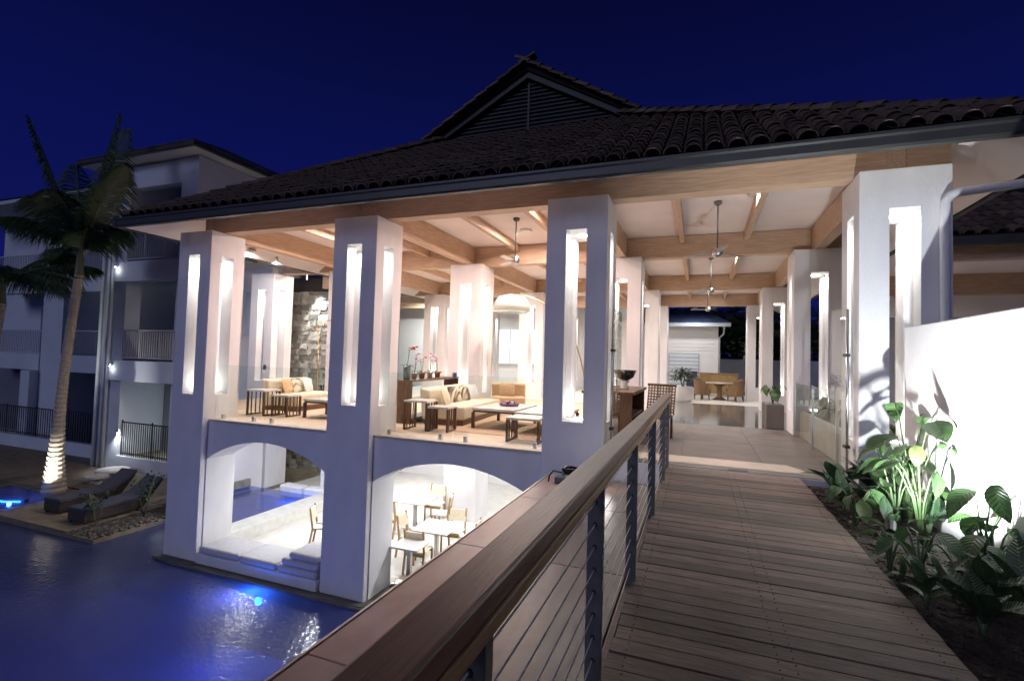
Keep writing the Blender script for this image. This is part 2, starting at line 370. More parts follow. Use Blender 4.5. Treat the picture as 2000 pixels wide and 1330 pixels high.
for r, y in enumerate(RY):
    for c_, x in enumerate(XR):
        if r == 1 and c_ == 0: pass
        me = cm_pool if (r == 0 and c_ < 3) else (cm_room if (r == 1 and c_ < 3) else cm_floor)
        o = place('column', me, pav, loc=(x - CW, y, 0), bev=.012)
        if (c_, r) in NAMES: o['label'] = NAMES[(c_, r)]
        pos = (x - CW/2, y + CD/2, S1 - .002)
        place('slot_lamp', lens_me, o, loc=(CW/2, CD/2, S1 - .002))
        pw = 30
        lamp('slot_light', 'AREA', (CW/2, CD/2, S1 - .03), pw, (1, .99, .92), o, size=.16)
        if r < 3:
            place('slot_lamp', lens_me, o, loc=(CW/2, CD/2, S0 + .014)); lamp('added_slot_uplight', 'AREA', (CW/2, CD/2, S0 + .03), 6, (1, .99, .92), o, size=.14, rot=(math.pi, 0, 0))  # extra lamp added at the slot bottom to even out the glow
# column at the side wing
zc = place('column', cm_room, pav, loc=(-14.24, 12.473, 0), bev=.012)
place('slot_lamp', lens_me, zc, loc=(CW/2, CD/2, S1 - .002)); lamp('slot_light', 'AREA', (CW/2, CD/2, S1 - .03), 30, (1, .96, .88), zc, size=.16)
# column footings in the water
for x in XR[:2]:
    MB().box(x - CW - .12, x + .10, 7.50, 7.66, -4.6, -3.0).build('column_footing', 'dark_stone', pav, bev=.01)

# --- arched pool front: one wall per bay
def arch_wall(x0, x1):
    y0, y1 = 7.80, 8.45; zt = -.05; zs, zc = -.86, -.38; zb = -3.02
    n = 22; mid = (x0 + x1)/2; h = (x1 - x0)/2 - .02
    arc = []
    # circular segment through springing and crown
    rise = zc - zs; rad = (h*h + rise*rise)/(2*rise); a0 = math.asin(h/rad)
    for i in range(n+1):
        a = -a0 + 2*a0*i/n
        arc.append((mid + rad*math.sin(a), zc - rad + rad*math.cos(a)))
    m = MB()
    top = [(x0 + (x1-x0)*i/n, zt) for i in range(n+1)]
    v = [(p[0], y0, p[1]) for p in arc] + [(p[0], y0, p[1]) for p in top] + [(p[0], y1, p[1]) for p in arc] + [(p[0], y1, p[1]) for p in top]
    k = n+1; f = []
    for i in range(n):
        f += [(i, i+1, k+i+1, k+i), (2*k+i+1, 2*k+i, 3*k+i, 3*k+i+1), (i+1, i, 2*k+i, 2*k+i+1), (k+i, k+i+1, 3*k+i+1, 3*k+i)]
    m.add(v, f)
    m.box(x0 - .0, x0 + .02, y0, y1, zb, zs); m.box(x1 - .02, x1, y0, y1, zb, zs)
    return m
for i in range(2):
    arch_wall(XR[i] + .001, XR[i+1] - CW - .001).build('arch_wall', 'render_white', pav)
MB().box(-1.35, 1.96, 7.86, 8.4, -3.0, -.325).build('entry_wall', 'render_white', pav)

# --- beams, rafters, ceiling
BZ0, BZ1 = 4.123, 4.65
for y in RY:
    yc = y + .43
    for i in range(-1, 3):
        xa = (-13.3 if i < 0 else XR[i] - CW/2); xb = XR[i+1] - CW/2
        if i < 0 and y < 8: xa = -10.5; continue
        MB().box(xa + .11, xb - .11, yc - .14, yc + .14, BZ0, BZ1).build('beam', 'beam_wood', pav, bev=.008)
    MB().box(XR[3] - CW/2 + .11, XR[3] + .1, yc - .14, yc + .14, BZ0, BZ1).build('beam', 'beam_wood', pav, bev=.008)
for x in XR:
    xc = x - CW/2
    for j in range(3):
        MB().box(xc - .11, xc + .11, RY[j] + .30, RY[j+1] + .56 if j == 2 else RY[j+1] + .29, BZ0 + .003, BZ1 + .004).build('beam', 'beam_wood_y', pav, bev=.008)
for i in range(3):
    xa = XR[i] - CW/2; xb = XR[i+1] - CW/2
    for j in range(3):
        for k in (1, 2):
            xm = xa + (xb - xa)*k/3
            MB().box(xm - .06, xm + .06, RY[j] + .575, RY[j+1] + .285, 4.46, BZ1 + .01).build('rafter', 'beam_wood_y', pav, bev=.006)
        MB().box(xa, xb, RY[j] + .45, RY[j+1] + .41, BZ1 + .012, BZ1 + .05).build('ceiling_panel', 'ceiling_white', pav)
MB().box(-13.3, XR[0] - CW/2 - .115, 12.3, 17, BZ1 + .012, BZ1 + .05).build('ceiling_panel', 'ceiling_white', pav)
MB().box(-26, XR[0] - CW/2 - .115, 17.01, 27, BZ1 + .013, BZ1 + .05).build('ceiling_panel', 'ceiling_white', pav)
for yy in (19.5, 22.5, 25): MB().box(-25.9, XR[0] - CW/2 - .12, yy - .1, yy + .1, 4.3, BZ1 + .012).build('beam', 'beam_wood', pav)

# --- roof: front slope, hips, gablet
YE, ZE, XE0, XE1 = 6.93, 4.30, -11.73, 3.95
YG, ZG = 11.8, 7.30
SL = (ZG - ZE)/(YG - YE)
GX0, GX1, GPX, GPZ = -6.86, -1.60, -4.20, 8.78
roof = MB()
roof.prism([(XE0,YE,ZE),(XE1,YE,ZE),(GX1,YG,ZG),(GX0,YG,ZG)], (0,0,-.06), (0,0,0))
roof.prism([(XE0,YE,ZE-.001),(GX0,YG,ZG),(GX0,26,ZG),(XE0,30,ZE)], (0,0,-.061), (0,0,-.002))
roof.prism([(XE1,YE,ZE-.001),(XE1,30,ZE),(GX1,26,ZG),(GX1,YG,ZG)], (0,0,-.061), (0,0,-.002))
roof.prism([(GX0-.25,YG-.22,ZG-.02),(GPX,YG-.22,GPZ+.12),(GPX,26,GPZ+.12),(GX0-.25,26,ZG-.02)], (0,0,-.04), (0,0,.05))
roof.prism([(GPX+.001,YG-.22,GPZ+.12),(GX1+.25,YG-.22,ZG-.02),(GX1+.25,26,ZG-.02),(GPX+.001,26,GPZ+.12)], (0,0,-.04), (0,0,.05))
roof = roof.build('roof', 'tile_underlay', pav)
# barrel tiles
def tile_mesh(name, r0=.120, r1=.098, ln=.43, n=8, th=.018):
    m = MB(); v = []
    for (r, y, rr) in ((r0, 0, 0), (r1, ln, 0), (r0 - th, 0, 0), (r1 - th, ln, 0)):
        for k in range(n+1):
            t = math.pi*k/n; v.append((r*math.cos(t), y, r*math.sin(t)*.85))
    K = n+1; f = []
    for k in range(n):
        f.append((k, K+k, K+k+1, k+1)); f.append((2*K+k, 2*K+k+1, 3*K+k+1, 3*K+k)); f.append((k, k+1, 2*K+k+1, 2*K+k))
    m.add(v, f)
    return m
tile_me = tile_mesh('roof_tile').mesh('roof_tile', 'roof_tile', smooth=False)
ang = math.atan(SL); PIT = .268; CRS = .355
camv = Vector((0, 0, 1.5))
tiles = []
ncol = int((XE1 - XE0)/PIT)
for c_ in range(ncol + 1):
    x = XE0 + .1 + c_*PIT
    for k in range(17):
        s = k*CRS
        y = YE - .03 + s*math.cos(ang); z = ZE + .015 + s*math.sin(ang) + .02
        lim0 = XE0 + (y - YE)*(GX0 - XE0)/(YG - YE); lim1 = XE1 + (y - YE)*(GX1 - XE1)/(YG - YE)
        if x < lim0 - .02 or x > lim1 + .02 or y > YG - .25: continue
        tiles.append(((Vector((x, y, z)) - camv).length, x + random.uniform(-.008, .008), y + random.uniform(-.012, .012), z, ang - R(3.0) + random.uniform(-.02, .02), random.uniform(-.03, .03)))
tiles.sort()
for d, x, y, z, a, rz in tiles[:300]:
    place('roof_tile', tile_me, roof, loc=(x, y, z), rot=(a, 0, rz))
rest = MB(); base = tile_mesh('t')
for d, x, y, z, a, rz in tiles[300:]:
    M = Matrix.Translation((x, y, z)) @ Matrix.Rotation(rz, 4, 'Z') @ Matrix.Rotation(a, 4, 'X')
    rest.add([M @ Vector(v) for v in base.v], base.f)
rest.build('roof_tiles', 'roof_tile', roof, kind='stuff')
ridge_me = tile_mesh('ridge_tile', .15, .125, .42).mesh('ridge_tile', 'roof_tile')
def ridge_run(p, q, name='ridge_tile'):
    p = Vector(p); q = Vector(q); d = q - p; n = max(1, int(d.length/.34)); 
    rz = math.atan2(-d.x, d.y); rx = math.atan2(d.z, math.hypot(d.x, d.y))
    for i in range(n + 1):
        pt = p + d*(i/n)
        place(name, ridge_me, roof, loc=pt, rot=(rx - R(3) + random.uniform(-.02, .02), 0, rz + random.uniform(-.03, .03)))
for (pa, pb_) in (((XE0 + .05, YE, ZE), (GX0, YG - .1, ZG)), ((XE1 - .05, YE, ZE), (GX1, YG - .1, ZG))): MB().tube([(pa[0], pa[1], pa[2] + .04), (pb_[0], pb_[1], pb_[2] + .04)], .10, 8).build('hip_bedding', 'tile_underlay', roof)
ridge_run((XE0 + .05, YE, ZE + .03), (GX0, YG - .25, ZG + .02)); ridge_run((XE1 - .05, YE, ZE + .03), (GX1, YG - .25, ZG + .02))
ridge_run((GX0 - .22, YG - .28, ZG + .03), (GPX - .1, YG - .28, GPZ + .17), 'rake_tile'); ridge_run((GX1 + .22, YG - .28, ZG + .03), (GPX + .1, YG - .28, GPZ + .17), 'rake_tile')
ridge_run((GPX, YG - .35, GPZ + .22), (GPX, YG + 2.0, GPZ + .22))
# louvred gable
gable = MB().prism([(GX0 + .05, YG + .10, ZG), (GX1 - .05, YG + .10, ZG), (GPX, YG + .10, GPZ + .05)], (0, 0, 0), (0, .1, 0)).build('gable', 'louvre_paint', pav)
ns = 13
for i in range(ns):
    z = ZG + .05 + (GPZ - ZG - .15)*i/ns
    f_ = (z - ZG)/(GPZ - ZG)
    xa = GX0 + .14 + (GPX - GX0)*f_; xb = GX1 - .14 + (GPX - GX1)*f_
    for (u, v_) in ((xa, GPX - .03), (GPX + .03, xb)):
        if v_ - u > .08:
            MB().prism([(u, YG + .02, z), (u, YG + .095, z + .085), (u, YG + .095, z + .105), (u, YG + .02, z + .02)], (0, 0, 0), (v_ - u, 0, 0)).build('louvre_slat', 'louvre_paint', gable)
MB().box(GPX - .028, GPX + .028, YG + .0, YG + .09, ZG + .02, GPZ - .12).build('louvre_post', 'louvre_paint', gable)
for (a, b) in (((GX0 - .2, ZG - .02), (GPX, GPZ + .07)), ((GX1 + .2, ZG - .02), (GPX, GPZ + .07))):
    MB().prism([(a[0], 0, a[1]), (b[0], 0, b[1]), (b[0], 0, b[1] - .15), (a[0], 0, a[1] - .15)], (0, YG - .14, 0), (0, YG - .06, 0)).build('barge_board', 'barge_paint', gable)

# --- gutters (profile swept along each eave), soffits
def gutter(p, q, out):
    p = Vector(p); q = Vector(q); o = Vector(out)
    prof = [(0, -.20), (.085, -.20), (.105, -.17), (.108, -.07), (.125, -.045), (.125, -.01), (.112, -.01), (.10, -.04), (.01, -.04), (.01, .01), (0, .01)]
    return MB().prism([p + o*a + Vector((0, 0, b)) for a, b in prof], (0, 0, 0), q - p)
gz = ZE - .02
gutter((XE0 - .02, YE - .02, gz), (XE1 + .02, YE - .02, gz), (0, -1, 0)).build('gutter', 'gutter_paint', pav)
gutter((XE0 - .02, YE - .14, gz), (XE0 - .02, 29, gz), (-1, 0, 0)).build('gutter', 'gutter_paint', pav)
gutter((XE1 + .02, YE - .14, gz), (XE1 + .02, 29, gz), (1, 0, 0)).build('gutter', 'gutter_paint', pav)
def soffit(pts, name='soffit'):
    MB().prism(pts, (0, 0, 0), (0, 0, .02)).build(name, 'ceiling_white', pav)
zi = 4.66; yo = YE + .02
soffit([(XE0 + .02, yo, 4.10), (XE1 - .02, yo, 4.10), (XR[3], 7.955, zi - .03), (-10.98, 7.955, zi - .03)])
soffit([(XE0 + .02, yo + .02, 4.099), (-10.98, 7.96, zi - .031), (-10.98, 28, zi - .031), (XE0 + .02, 28, 4.099)])
soffit([(XE1 - .02, yo + .02, 4.099), (XE1 - .02, 28, 4.099), (XR[3] + .02, 28, zi - .031), (XR[3] + .02, 7.96, zi - .031)])
soffit([(-10.98, 7.97, zi - .02), (-10.6, 7.97, zi - .02), (-10.6, 28, zi - .02), (-10.98, 28, zi - .02)])
# downpipe beside the entrance column
MB().tube([(3.99, 7.60, 4.08), (3.98, 7.62, 3.90), (3.88, 7.61, 3.80), (3.2, 7.60, 3.74), (2.97, 7.59, 3.72), (2.89, 7.585, 3.68), (2.85, 7.585, 3.60), (2.845, 7.585, 3.4), (2.845, 7.585, .01)], .055, 12).build('downpipe', 'render_white', pav, smooth=True)

# --- lower level walls
MB().box(-13.55, -13.3, 9.5, 12.4, -4.6, -.33).build('room_wall', 'plaster_white', pav)
MB().box(-13.55, 1.9, 16.6, 16.9, -2.995, -.33).build('room_wall', 'plaster_white', pav)
MB().box(1.6, 1.9, 8.46, 16.55, -2.995, -.33).build('room_wall', 'plaster_white', pav)
MB().box(-13.298, -13.2, 9.6, 11.9, -2.75, -2.52).build('wall_base', 'wall_stone', pav, bev=.01)
# --- rear walls of the upper level and side wing
MB().box(-26, -3.4, 26.6, 26.85, -.31, 4.9).build('partition_wall', 'plaster_white', pav)
for (xa, xb, za, zb) in ((-10.9, -8.6, 1.25, 3.15),):
    wn = MB().box(xa, xb, 26.50, 26.56, za, zb).build('window', 'window_glow', pav)
    for k in range(1, 3):
        xx = xa + (xb - xa)*k/3; MB().box(xx - .03, xx + .03, 26.44, 26.495, za, zb).build('mullion', 'table_white', wn)
    MB().box(xa - .06, xb + .06, 26.43, 26.58, za - .08, za - .003).build('sill', 'table_white', wn)
MB().box(-17.4, -14.26, 13.35, 13.6, -4.6, 4.5).build('wing_wall', 'plaster_white', pav)
lv = MB().box(-15.45, -14.72, 13.31, 13.347, 2.05, 3.64).build('wall_vent', 'facade_paint', pav, bev=.01)
for k in range(12): MB().box(-15.38, -14.79, 13.285, 13.308, 2.13 + k*.12, 2.19 + k*.12).build('vent_slat', 'facade_paint', lv)
MB().box(-13.4, -11.0, 14.9, 15.15, 3.95, 4.45).build('beam', 'beam_wood', pav)

# --- indoor plunge pool
MB().box(-13.29, -10.36, 8.9, 11.99, -4.6, -4.22).build('plunge_basin', 'pool_tile', kind='structure')
MB().add([(-12.5,8.97,-2.78),(-10.62,8.97,-2.78),(-10.62,11.98,-2.78),(-13.29,11.98,-2.78),(-13.29,9.55,-2.78)], [(0,1,2,3,4)]).build('plunge_water', 'water_calm', kind='structure')
MB().box(-10.62, -10.02, 8.47, 12.0, -2.998, -2.70).build('plunge_coping', 'coping', pav, bev=.01)
MB().box(-12.5, -10.622, 8.90, 8.968, -4.19, -2.70).build('plunge_coping', 'coping', pav)
# ================================================================== lamps of the building
def ceiling_lamp(label, x, y, z, energy, color, size=.22, spread=None, emat='lamp_warm', group=None):
    t = thing('ceiling_lamp', label, 'lamp', (x, y, z), group=group)
    MB().lathe([(size*.62, -.05), (size*.66, -.05), (size*.66, 0), (0, 0)], (x, y, z), 16).build('housing', 'steel', t, smooth=False)
    MB().lathe([(0, -.045), (size*.6, -.045)], (x, y, z), 16).build('lens', emat, t)
    lamp('ceiling_light', 'AREA', (x, y, z - .07), energy, color, t, size=size, spread=spread)
WARM = (1.0, .76, .69); NEUT = (1.0, .89, .85)
spots = [(-8.3, 10.2, 'near the left armchairs', 200, WARM), (-4.0, 11.3, 'above the long sofa', 185, WARM), (-2.75, 9.4, 'above the coffee table', 140, WARM), (-7.0, 15.2, 'beyond the sofa', 200, NEUT),
         (-2.9, 15.2, 'by the arc lamp', 170, NEUT), (-5.5, 21.2, 'before the rear window', 240, NEUT), (.9, 21.3, 'above the wicker dining set', 150, NEUT), (.75, 15.4, 'above the polished floor', 60, NEUT), (.95, 9.9, 'just inside the entrance', 24, WARM), (-10.0, 13.9, 'at the left side of the lounge', 160, NEUT),
         (-14.5, 23.9, 'added to brighten the pale rear wall', 330, (.95, 1, .96)), (-12.1, 13.7, 'added beside the stone wall to brighten it', 45, NEUT)]  # both unseen, added to brighten the rear wall and the stone wall
for x, y, nm, e_, c_ in spots:
    ceiling_lamp('round ceiling downlight ' + nm, x, y, BZ1 + .01, e_, c_)
for x, y, nm in ((-8.3, 9.6, 'over the poolside daybeds'), (-4.2, 9.9, 'over the front dining tables'), (-6.5, 12.2, 'over the rear dining tables'), (-1.5, 11.5, 'at the dark end of the lower room'), (-4.0, 14.6, 'by the lower back wall'), (-9.0, 14.3, 'near the stone wall downstairs')):
    ceiling_lamp('downlight in the lower ceiling ' + nm, x, y, -.33, 82, (.98, .98, 1.0), .26, emat='lamp_white')
ceiling_lamp('downlight above the plunge pool', -11.8, 10.6, -.33, 40, (.98, .98, 1.0), .22, emat='lamp_white')
# soffit downlight added to brighten the wing wall; further down, the stone wall's spot
ceiling_lamp('added downlight in the left soffit beside the first pool column', -11.45, 10.0, 4.27, 60, NEUT, .14)
t = thing('wall_spotlight', 'added spotlight under the left eave brightening the white wing wall', 'spotlight', (-12.2, 10.9, 4.1))  # unseen spot, added because the wing wall stayed too dark and blue
MB().tube([(-11.50, 10.9, 4.26), (-11.50, 10.9, 4.12)], .035, 10).build('body', 'steel', t)
lamp('spot', 'SPOT', (-11.52, 10.92, 4.08), 330, (1, .90, .88), t, .04, aim((-11.52, 10.92, 4.08), (-15.0, 13.3, 2.2)), 80, .7)
t = thing('wall_spotlight', 'small spotlight washing the top of the stone wall', 'spotlight', (-13.6, 14.3, 4.4))
MB().tube([(-13.6, 14.3, 4.45), (-13.6, 14.3, 4.2)], .04, 10).build('body', 'steel', t)
lamp('spot', 'SPOT', (-13.6, 14.35, 4.15), 520, (.95, .98, 1), t, .03, aim((-13.6, 14.35, 4.15), (-13.6, 15.0, 2.9)), 60, .6)

# ================================================================== stone wall
sw = thing('stone_wall', 'rough stone feature wall behind the left seating', 'wall', (-13.2, 15.3, -3))
MB().box(-15.6, -10.9, 15.20, 15.7, -4.6, 4.44).build('wall_core', 'mortar', sw)
def stone_mesh(i):
    rr = random.Random(i); m = MB().box(-.5, .5, 0, 1, -.5, .5)
    m.v = [(x + rr.uniform(-.1, .1), y + rr.uniform(-.25, .25), z + rr.uniform(-.12, .12)) for x, y, z in m.v]
    return m.mesh('stone', 'wall_stone')
sms = [stone_mesh(i) for i in range(8)]
z = -2.95; ns_ = 0
while z < 3.85 and ns_ < 300:
    h = random.uniform(.13, .24); x = -15.3 + random.uniform(0, .2)
    while x < -12.7:
        if x + .4 > -14.9:
            l_ = random.uniform(.18, .46); th = random.uniform(.05, .12)
            place('stone', random.choice(sms), sw, loc=(x + l_/2, 15.19 - th, z + h/2), scale=(l_*.95, th + .05, h*.93), bev=.0); ns_ += 1
        else: l_ = .4
        x += l_
    z += h

# ================================================================== boardwalk
bw = MB().box(-.40, 1.28, -2.5, 7.55, -.20, -.034).build('boardwalk', 'deck_wood', kind='structure')
bme = MB().box(-.86, .86, -.066, .066, -.03, 0).mesh('deck_board', 'deck_wood')
y = -2.4; i = 0
while y < 7.66:
    place('deck_board', bme, bw, loc=(.445 + random.uniform(-.006, .006), y, random.uniform(-.003, .002)), rot=(0, random.uniform(-.002, .002), random.uniform(-.004, .004)), bev=.004); y += .1385
sc_ = MB()
for k in range(73):
    yy = -2.4 + k*.1385
    for xx in (-.33, .40, .48, 1.21):
        for dy in (-.035, .035): sc_.lathe([(0, .0035), (.0045, .0035), (.005, .0)], (xx + random.uniform(-.004, .004), yy + dy + random.uniform(-.004, .004), .0), 6)
sc_.build('deck_screws', 'bolt_dark', bw, kind='stuff')
MB().box(-.46, -.425, -2.5, 7.6, -.24, -.036).build('edge_board', 'deck_wood', bw)
MB().box(-.3, 1.2, -2.4, -2.0, -4.7, -.205).box(-.3, 1.2, 3.2, 3.6, -4.7, -.205).build('bridge_pier', 'render_white', bw)

# ================================================================== railing
rl = thing('railing', 'timber handrail on grey steel posts with stainless cables along the boardwalk', 'railing', (-.42, 3, 0))
MB().box(-.475, -.372, -2.5, 4.0, .995, 1.05).build('handrail', 'rail_wood', rl, bev=.008)
MB().box(-.475, -.372, 4.003, 7.62, .995, 1.05).build('handrail', 'rail_wood', rl, bev=.008)
MB().box(-.465, -.369, -2.5, 7.61, .955, .993).build('rail_moulding', 'rail_lit_wood', rl, bev=.005)
PY = [-.45, .94, 2.24, 3.56, 5.13, 6.70, 7.55]
for y in PY:
    p = MB().box(-.455, -.385, y - .022, y + .022, -.22, .953).build('post', 'steel_post', rl, bev=.003)
    for k in range(9):
        zz = .09 + k*.098
        MB().lathe([(0, .004), (.009, .004), (.011, 0)], (0, 0, 0), 8).xf(Matrix.Translation((-.42, y - .0222, zz)) @ Matrix.Rotation(R(90), 4, 'X')).build('cable_bolt', 'bolt_dark', p)
for k in range(9):
    zz = .09 + k*.098
    MB().tube([(-.42, -.45, zz), (-.42, 7.55, zz)], .0030, 6).build('cable', 'cable_steel', rl, smooth=True)

# ================================================================== stone ledge beyond the railing, wet
lg = thing('stone_ledge', 'pink stone ledge with dark wet inner strip running between the railing and the pool', 'ledge', (-1.2, 3, -4.6))
MB().box(-1.90, -.52, -3, 6.78, -4.65, -.165).build('ledge_base', 'render_white', lg)
ys = [-3, -1.2, .45, 2.15, 3.9, 5.5, 6.8]
for a, b in zip(ys[:-1], ys[1:]):
    MB().box(-1.93, -1.36, a + .003, b - .003, -.16, -.10).build('stone_slab', 'ledge_stone', lg, bev=.006)
    MB().box(-1.355, -.50, a + .003, b - .003, -.163, -.125).build('channel_slab', 'wet_stone', lg, bev=.004)
MB().box(-1.950, -1.934, -3, 6.8, -.19, -.092).build('edge_trim', 'steel', lg)
# equipment box with its cable; the glowing pane and point lamp are added
t = thing('equipment_box', 'black equipment box with coiled cable at the end of the stone ledge', 'equipment box', (-1.4, 6.5, -.1))
MB().box(-1.74, -1.12, 6.30, 6.74, -.099, -.02).build('base_plate', 'vase_grey', t, bev=.01)
MB().box(-1.36, -1.17, 6.40, 6.68, -.018, .10).build('housing', 'black_gloss', t, bev=.012)
MB().box(-1.168, -1.160, 6.43, 6.65, .0, .085).build('lens', 'window_glow', t)
coil = []
for k in range(60):
    a = k*.42; r_ = .12 + .02*math.sin(k*1.3); coil.append((-1.56 + r_*1.1*math.cos(a), 6.52 + r_*math.sin(a), .0 + .0012*k))
MB().tube(coil, .011, 6).build('cable', 'black_gloss', t, smooth=True)
MB().tube([(-1.68, 6.45, .01), (-1.78, 6.38, .04), (-1.82, 6.35, -.02), (-1.82, 6.3, -.088)], .011, 6).build('cable_end', 'black_gloss', t, smooth=True)
sp_l = lamp('added_fill', 'POINT', (-1.10, 6.42, .14), 8, (1, .93, .9), t, .08)  # fill lamp added to lighten the nearby column
sp_l.data.specular_factor = .2

# ================================================================== garden bed, wall and plants
bed = MB().box(1.30, 2.25, -2.5, 7.62, -.45, -.07).build('garden_bed', 'soil', kind='structure')
sg = MB()
for i in range(900):
    x, y = random.uniform(1.32, 2.22), random.uniform(1.5, 7.55); s_ = random.uniform(.006, .022)
    M = Matrix.Translation((x, y, -.068)) @ Matrix.Rotation(random.uniform(0, 6), 4, 'Z') @ Matrix.Rotation(random.uniform(-.5, .5), 4, 'X')
    b = MB().box(-s_*1.8, s_*1.8, -s_*.6, s_*.6, -s_*.3, s_*.5); sg.add([M @ Vector(v) for v in b.v], b.f)
sg.build('mulch', 'soil', kind='stuff', label='dark bark mulch scattered over the garden bed', cat='mulch')
MB().box(1.3, 2.5, -2.5, 7.4, -4.65, -.455).build('bed_foundation', 'render_white', kind='structure')
gw = thing('garden_wall', 'bright white garden wall beside the planted bed on the right', 'wall', (2.4, 4, -.45))
MB().box(2.255, 2.50, -2.5, 7.05, -.45, 2.0).build('wall', 'render_white', gw, bev=.012)

def leaf_mesh(name, mat, ln, wd, droop=.35, fold=.25, n=7, kind='broad'):
    v = []; f = []
    for i in range(n+1):
        t = i/n
        if kind == 'broad': wv = wd*(math.sin(math.pi*min(1, t*.92 + .06))**.75)*(1 - .25*t)
        else: wv = wd*math.sin(math.pi*(t*.94 + .04))**.9
        if i == n: wv = .003
        x = ln*t*(1 - .12*droop*t); z = -droop*ln*t*t*.8
        for sgn, ww in ((-1, 1), (-.5, .5), (0, 0), (.5, .5), (1, 1)):
            v.append((x, sgn*wv, z + fold*abs(sgn)*wv + .02*wd*math.sin(9*t + 3*sgn)))
    for i in range(n):
        for k in range(4): f.append((i*5+k, (i+1)*5+k, (i+1)*5+k+1, i*5+k+1))
    return MB().add(v, f).mesh(name, mat, smooth=True)
LB = [leaf_mesh('leaf', 'leaf_green', 1.0, .36, d, fo) for d, fo in ((.25, .25), (.6, .1), (.05, .35), (.9, .2))]
LD = [leaf_mesh('leaf', 'leaf_dark', 1.0, .17, d, fo, kind='lance') for d, fo in ((.3, .3), (.7, .2), (.1, .4))]
LYL = [leaf_mesh('leaf', 'leaf_yellow', 1.0, .36, .3, .2)]
def plant(label, x, y, h, n, size, broad, seed, spread=.5, group='plants in the garden bed', z0=-.07, lean=(0, 0), names='leafy_plant'):
    rr = random.Random(seed)
    t = thing(names, label, 'plant', (x, y, z0), group=group, local=True)
    st = MB()
    for i in range(n):
        a = 2*math.pi*(i + rr.uniform(-.3, .3))/n + seed; hh = h*rr.uniform(.45, 1.0); sp_ = spread*rr.uniform(.35, 1.0)*hh
        ex, ey = sp_*math.cos(a) + lean[0]*hh, sp_*math.sin(a) + lean[1]*hh
        if broad:
            pts = [(0, 0, -.02), (ex*.25, ey*.25, hh*.5), (ex*.7, ey*.7, hh*.88), (ex, ey, hh)]
            st.tube(pts, [.011, .009, .007, .005], 6)
            me = rr.choice(LYL if rr.random() < .05 else LB); s_ = size*rr.uniform(.7, 1.2)
            place('leaf', me, t, loc=(ex, ey, hh), rot=(rr.uniform(-.6, .6), rr.uniform(.0, 1.0), a + rr.uniform(-.5, .5)), scale=(s_, s_, s_))
        else:
            s_ = size*rr.uniform(.7, 1.25)
            st.tube([(0, 0, -.02), (ex*.15, ey*.15, hh*.35)], [.008, .006], 5)
            place('leaf', rr.choice(LD), t, loc=(ex*.15, ey*.15, hh*.32), rot=(rr.uniform(-.35, .35), -rr.uniform(.55, 1.25), a), scale=(s_, s_, s_))
    st.build('stalk', 'stalk', t, smooth=True)
    return t
plant('low dark leafy clump beside the deck end at the entrance', 1.62, 7.05, .62, 13, .38, False, 1)
plant('dark leafy clump against the foot of the entrance column', 1.98, 7.25, .70, 13, .40, False, 2)
plant('small dark clump at the deck edge with upright blades', 1.50, 6.35, .50, 9, .34, False, 3)
plant('lone tall plant with one broad leaf in front of the entrance column', 1.95, 6.62, .95, 3, .36, True, 4, .18)
plant('tallest broad-leaved plant by the end of the white wall', 2.05, 6.25, 1.25, 8, .32, True, 5, .30)
plant('broad-leaved plant with pale lit leaves before the white wall', 2.0, 5.85, .95, 8, .28, True, 6, .38)
plant('mid-height pale green plant in the middle of the bed', 1.50, 5.95, .50, 9, .20, True, 7, .5)
plant('slender plant with narrow pale leaves in the middle of the bed', 1.68, 5.62, .42, 7, .26, False, 8)
plant('yellow-green plant whose leaf shadows fall on the white wall', 2.10, 4.98, .80, 6, .22, True, 9, .35)
plant('bright broad-leaved clump near the right picture edge', 2.05, 4.72, .55, 8, .23, True, 10, .45)
plant('dark strap-leaved clump in the near part of the bed', 1.80, 4.22, .45, 12, .30, False, 11)
plant('dark drooping clump closest to the camera in the bed', 1.62, 3.85, .42, 12, .32, False, 12)
plant('dark spreading clump below the right picture edge', 2.02, 4.28, .48, 12, .32, False, 13)
plant('narrow-leaved clump beside the small seedling', 1.44, 4.12, .40, 10, .28, False, 16)
plant('narrow-leaved clump under the bright broad leaves', 1.92, 4.72, .42, 10, .27, False, 17)
plant('broad pale plant leaning toward the deck in the middle of the bed', 1.55, 4.55, .40, 8, .19, True, 18, .55)
plant('broad-leaved plant with thin arching stems before the white wall', 2.05, 6.45, .9, 7, .26, True, 19, .4)
plant('thin-stemmed plant beside the tallest one', 1.85, 6.0, .8, 6, .26, True, 20, .4)
plant('dark narrow clump under the tallest plant', 1.75, 6.55, .5, 10, .32, False, 21)
plant('small broad-leaved seedling at the deck edge', 1.42, 4.72, .30, 5, .17, True, 14, .5)
plant('dark clump low against the white wall', 2.08, 5.9, .5, 9, .34, False, 15)
# spike spotlight standing in the bed among the plants
GS = (1.52, 5.05, .24)
t = thing('garden_spotlight', 'small black spike spotlight among the plants shining at the white wall', 'spotlight', (1.58, 4.93, -.07))
MB().tube([(1.49, 4.95, -.12), (1.49, 4.95, .18)], .010, 8).build('spike', 'dark_metal', t)
MB().tube([(1.485, 4.93, .18), (1.512, 5.02, .225)], [.032, .042], 12).build('head', 'dark_metal', t)
lamp('spot', 'SPOT', GS, 640, (.92, .97, 1.0), t, .025, aim(GS, (2.25, 5.75, 1.35)), 132, .7)

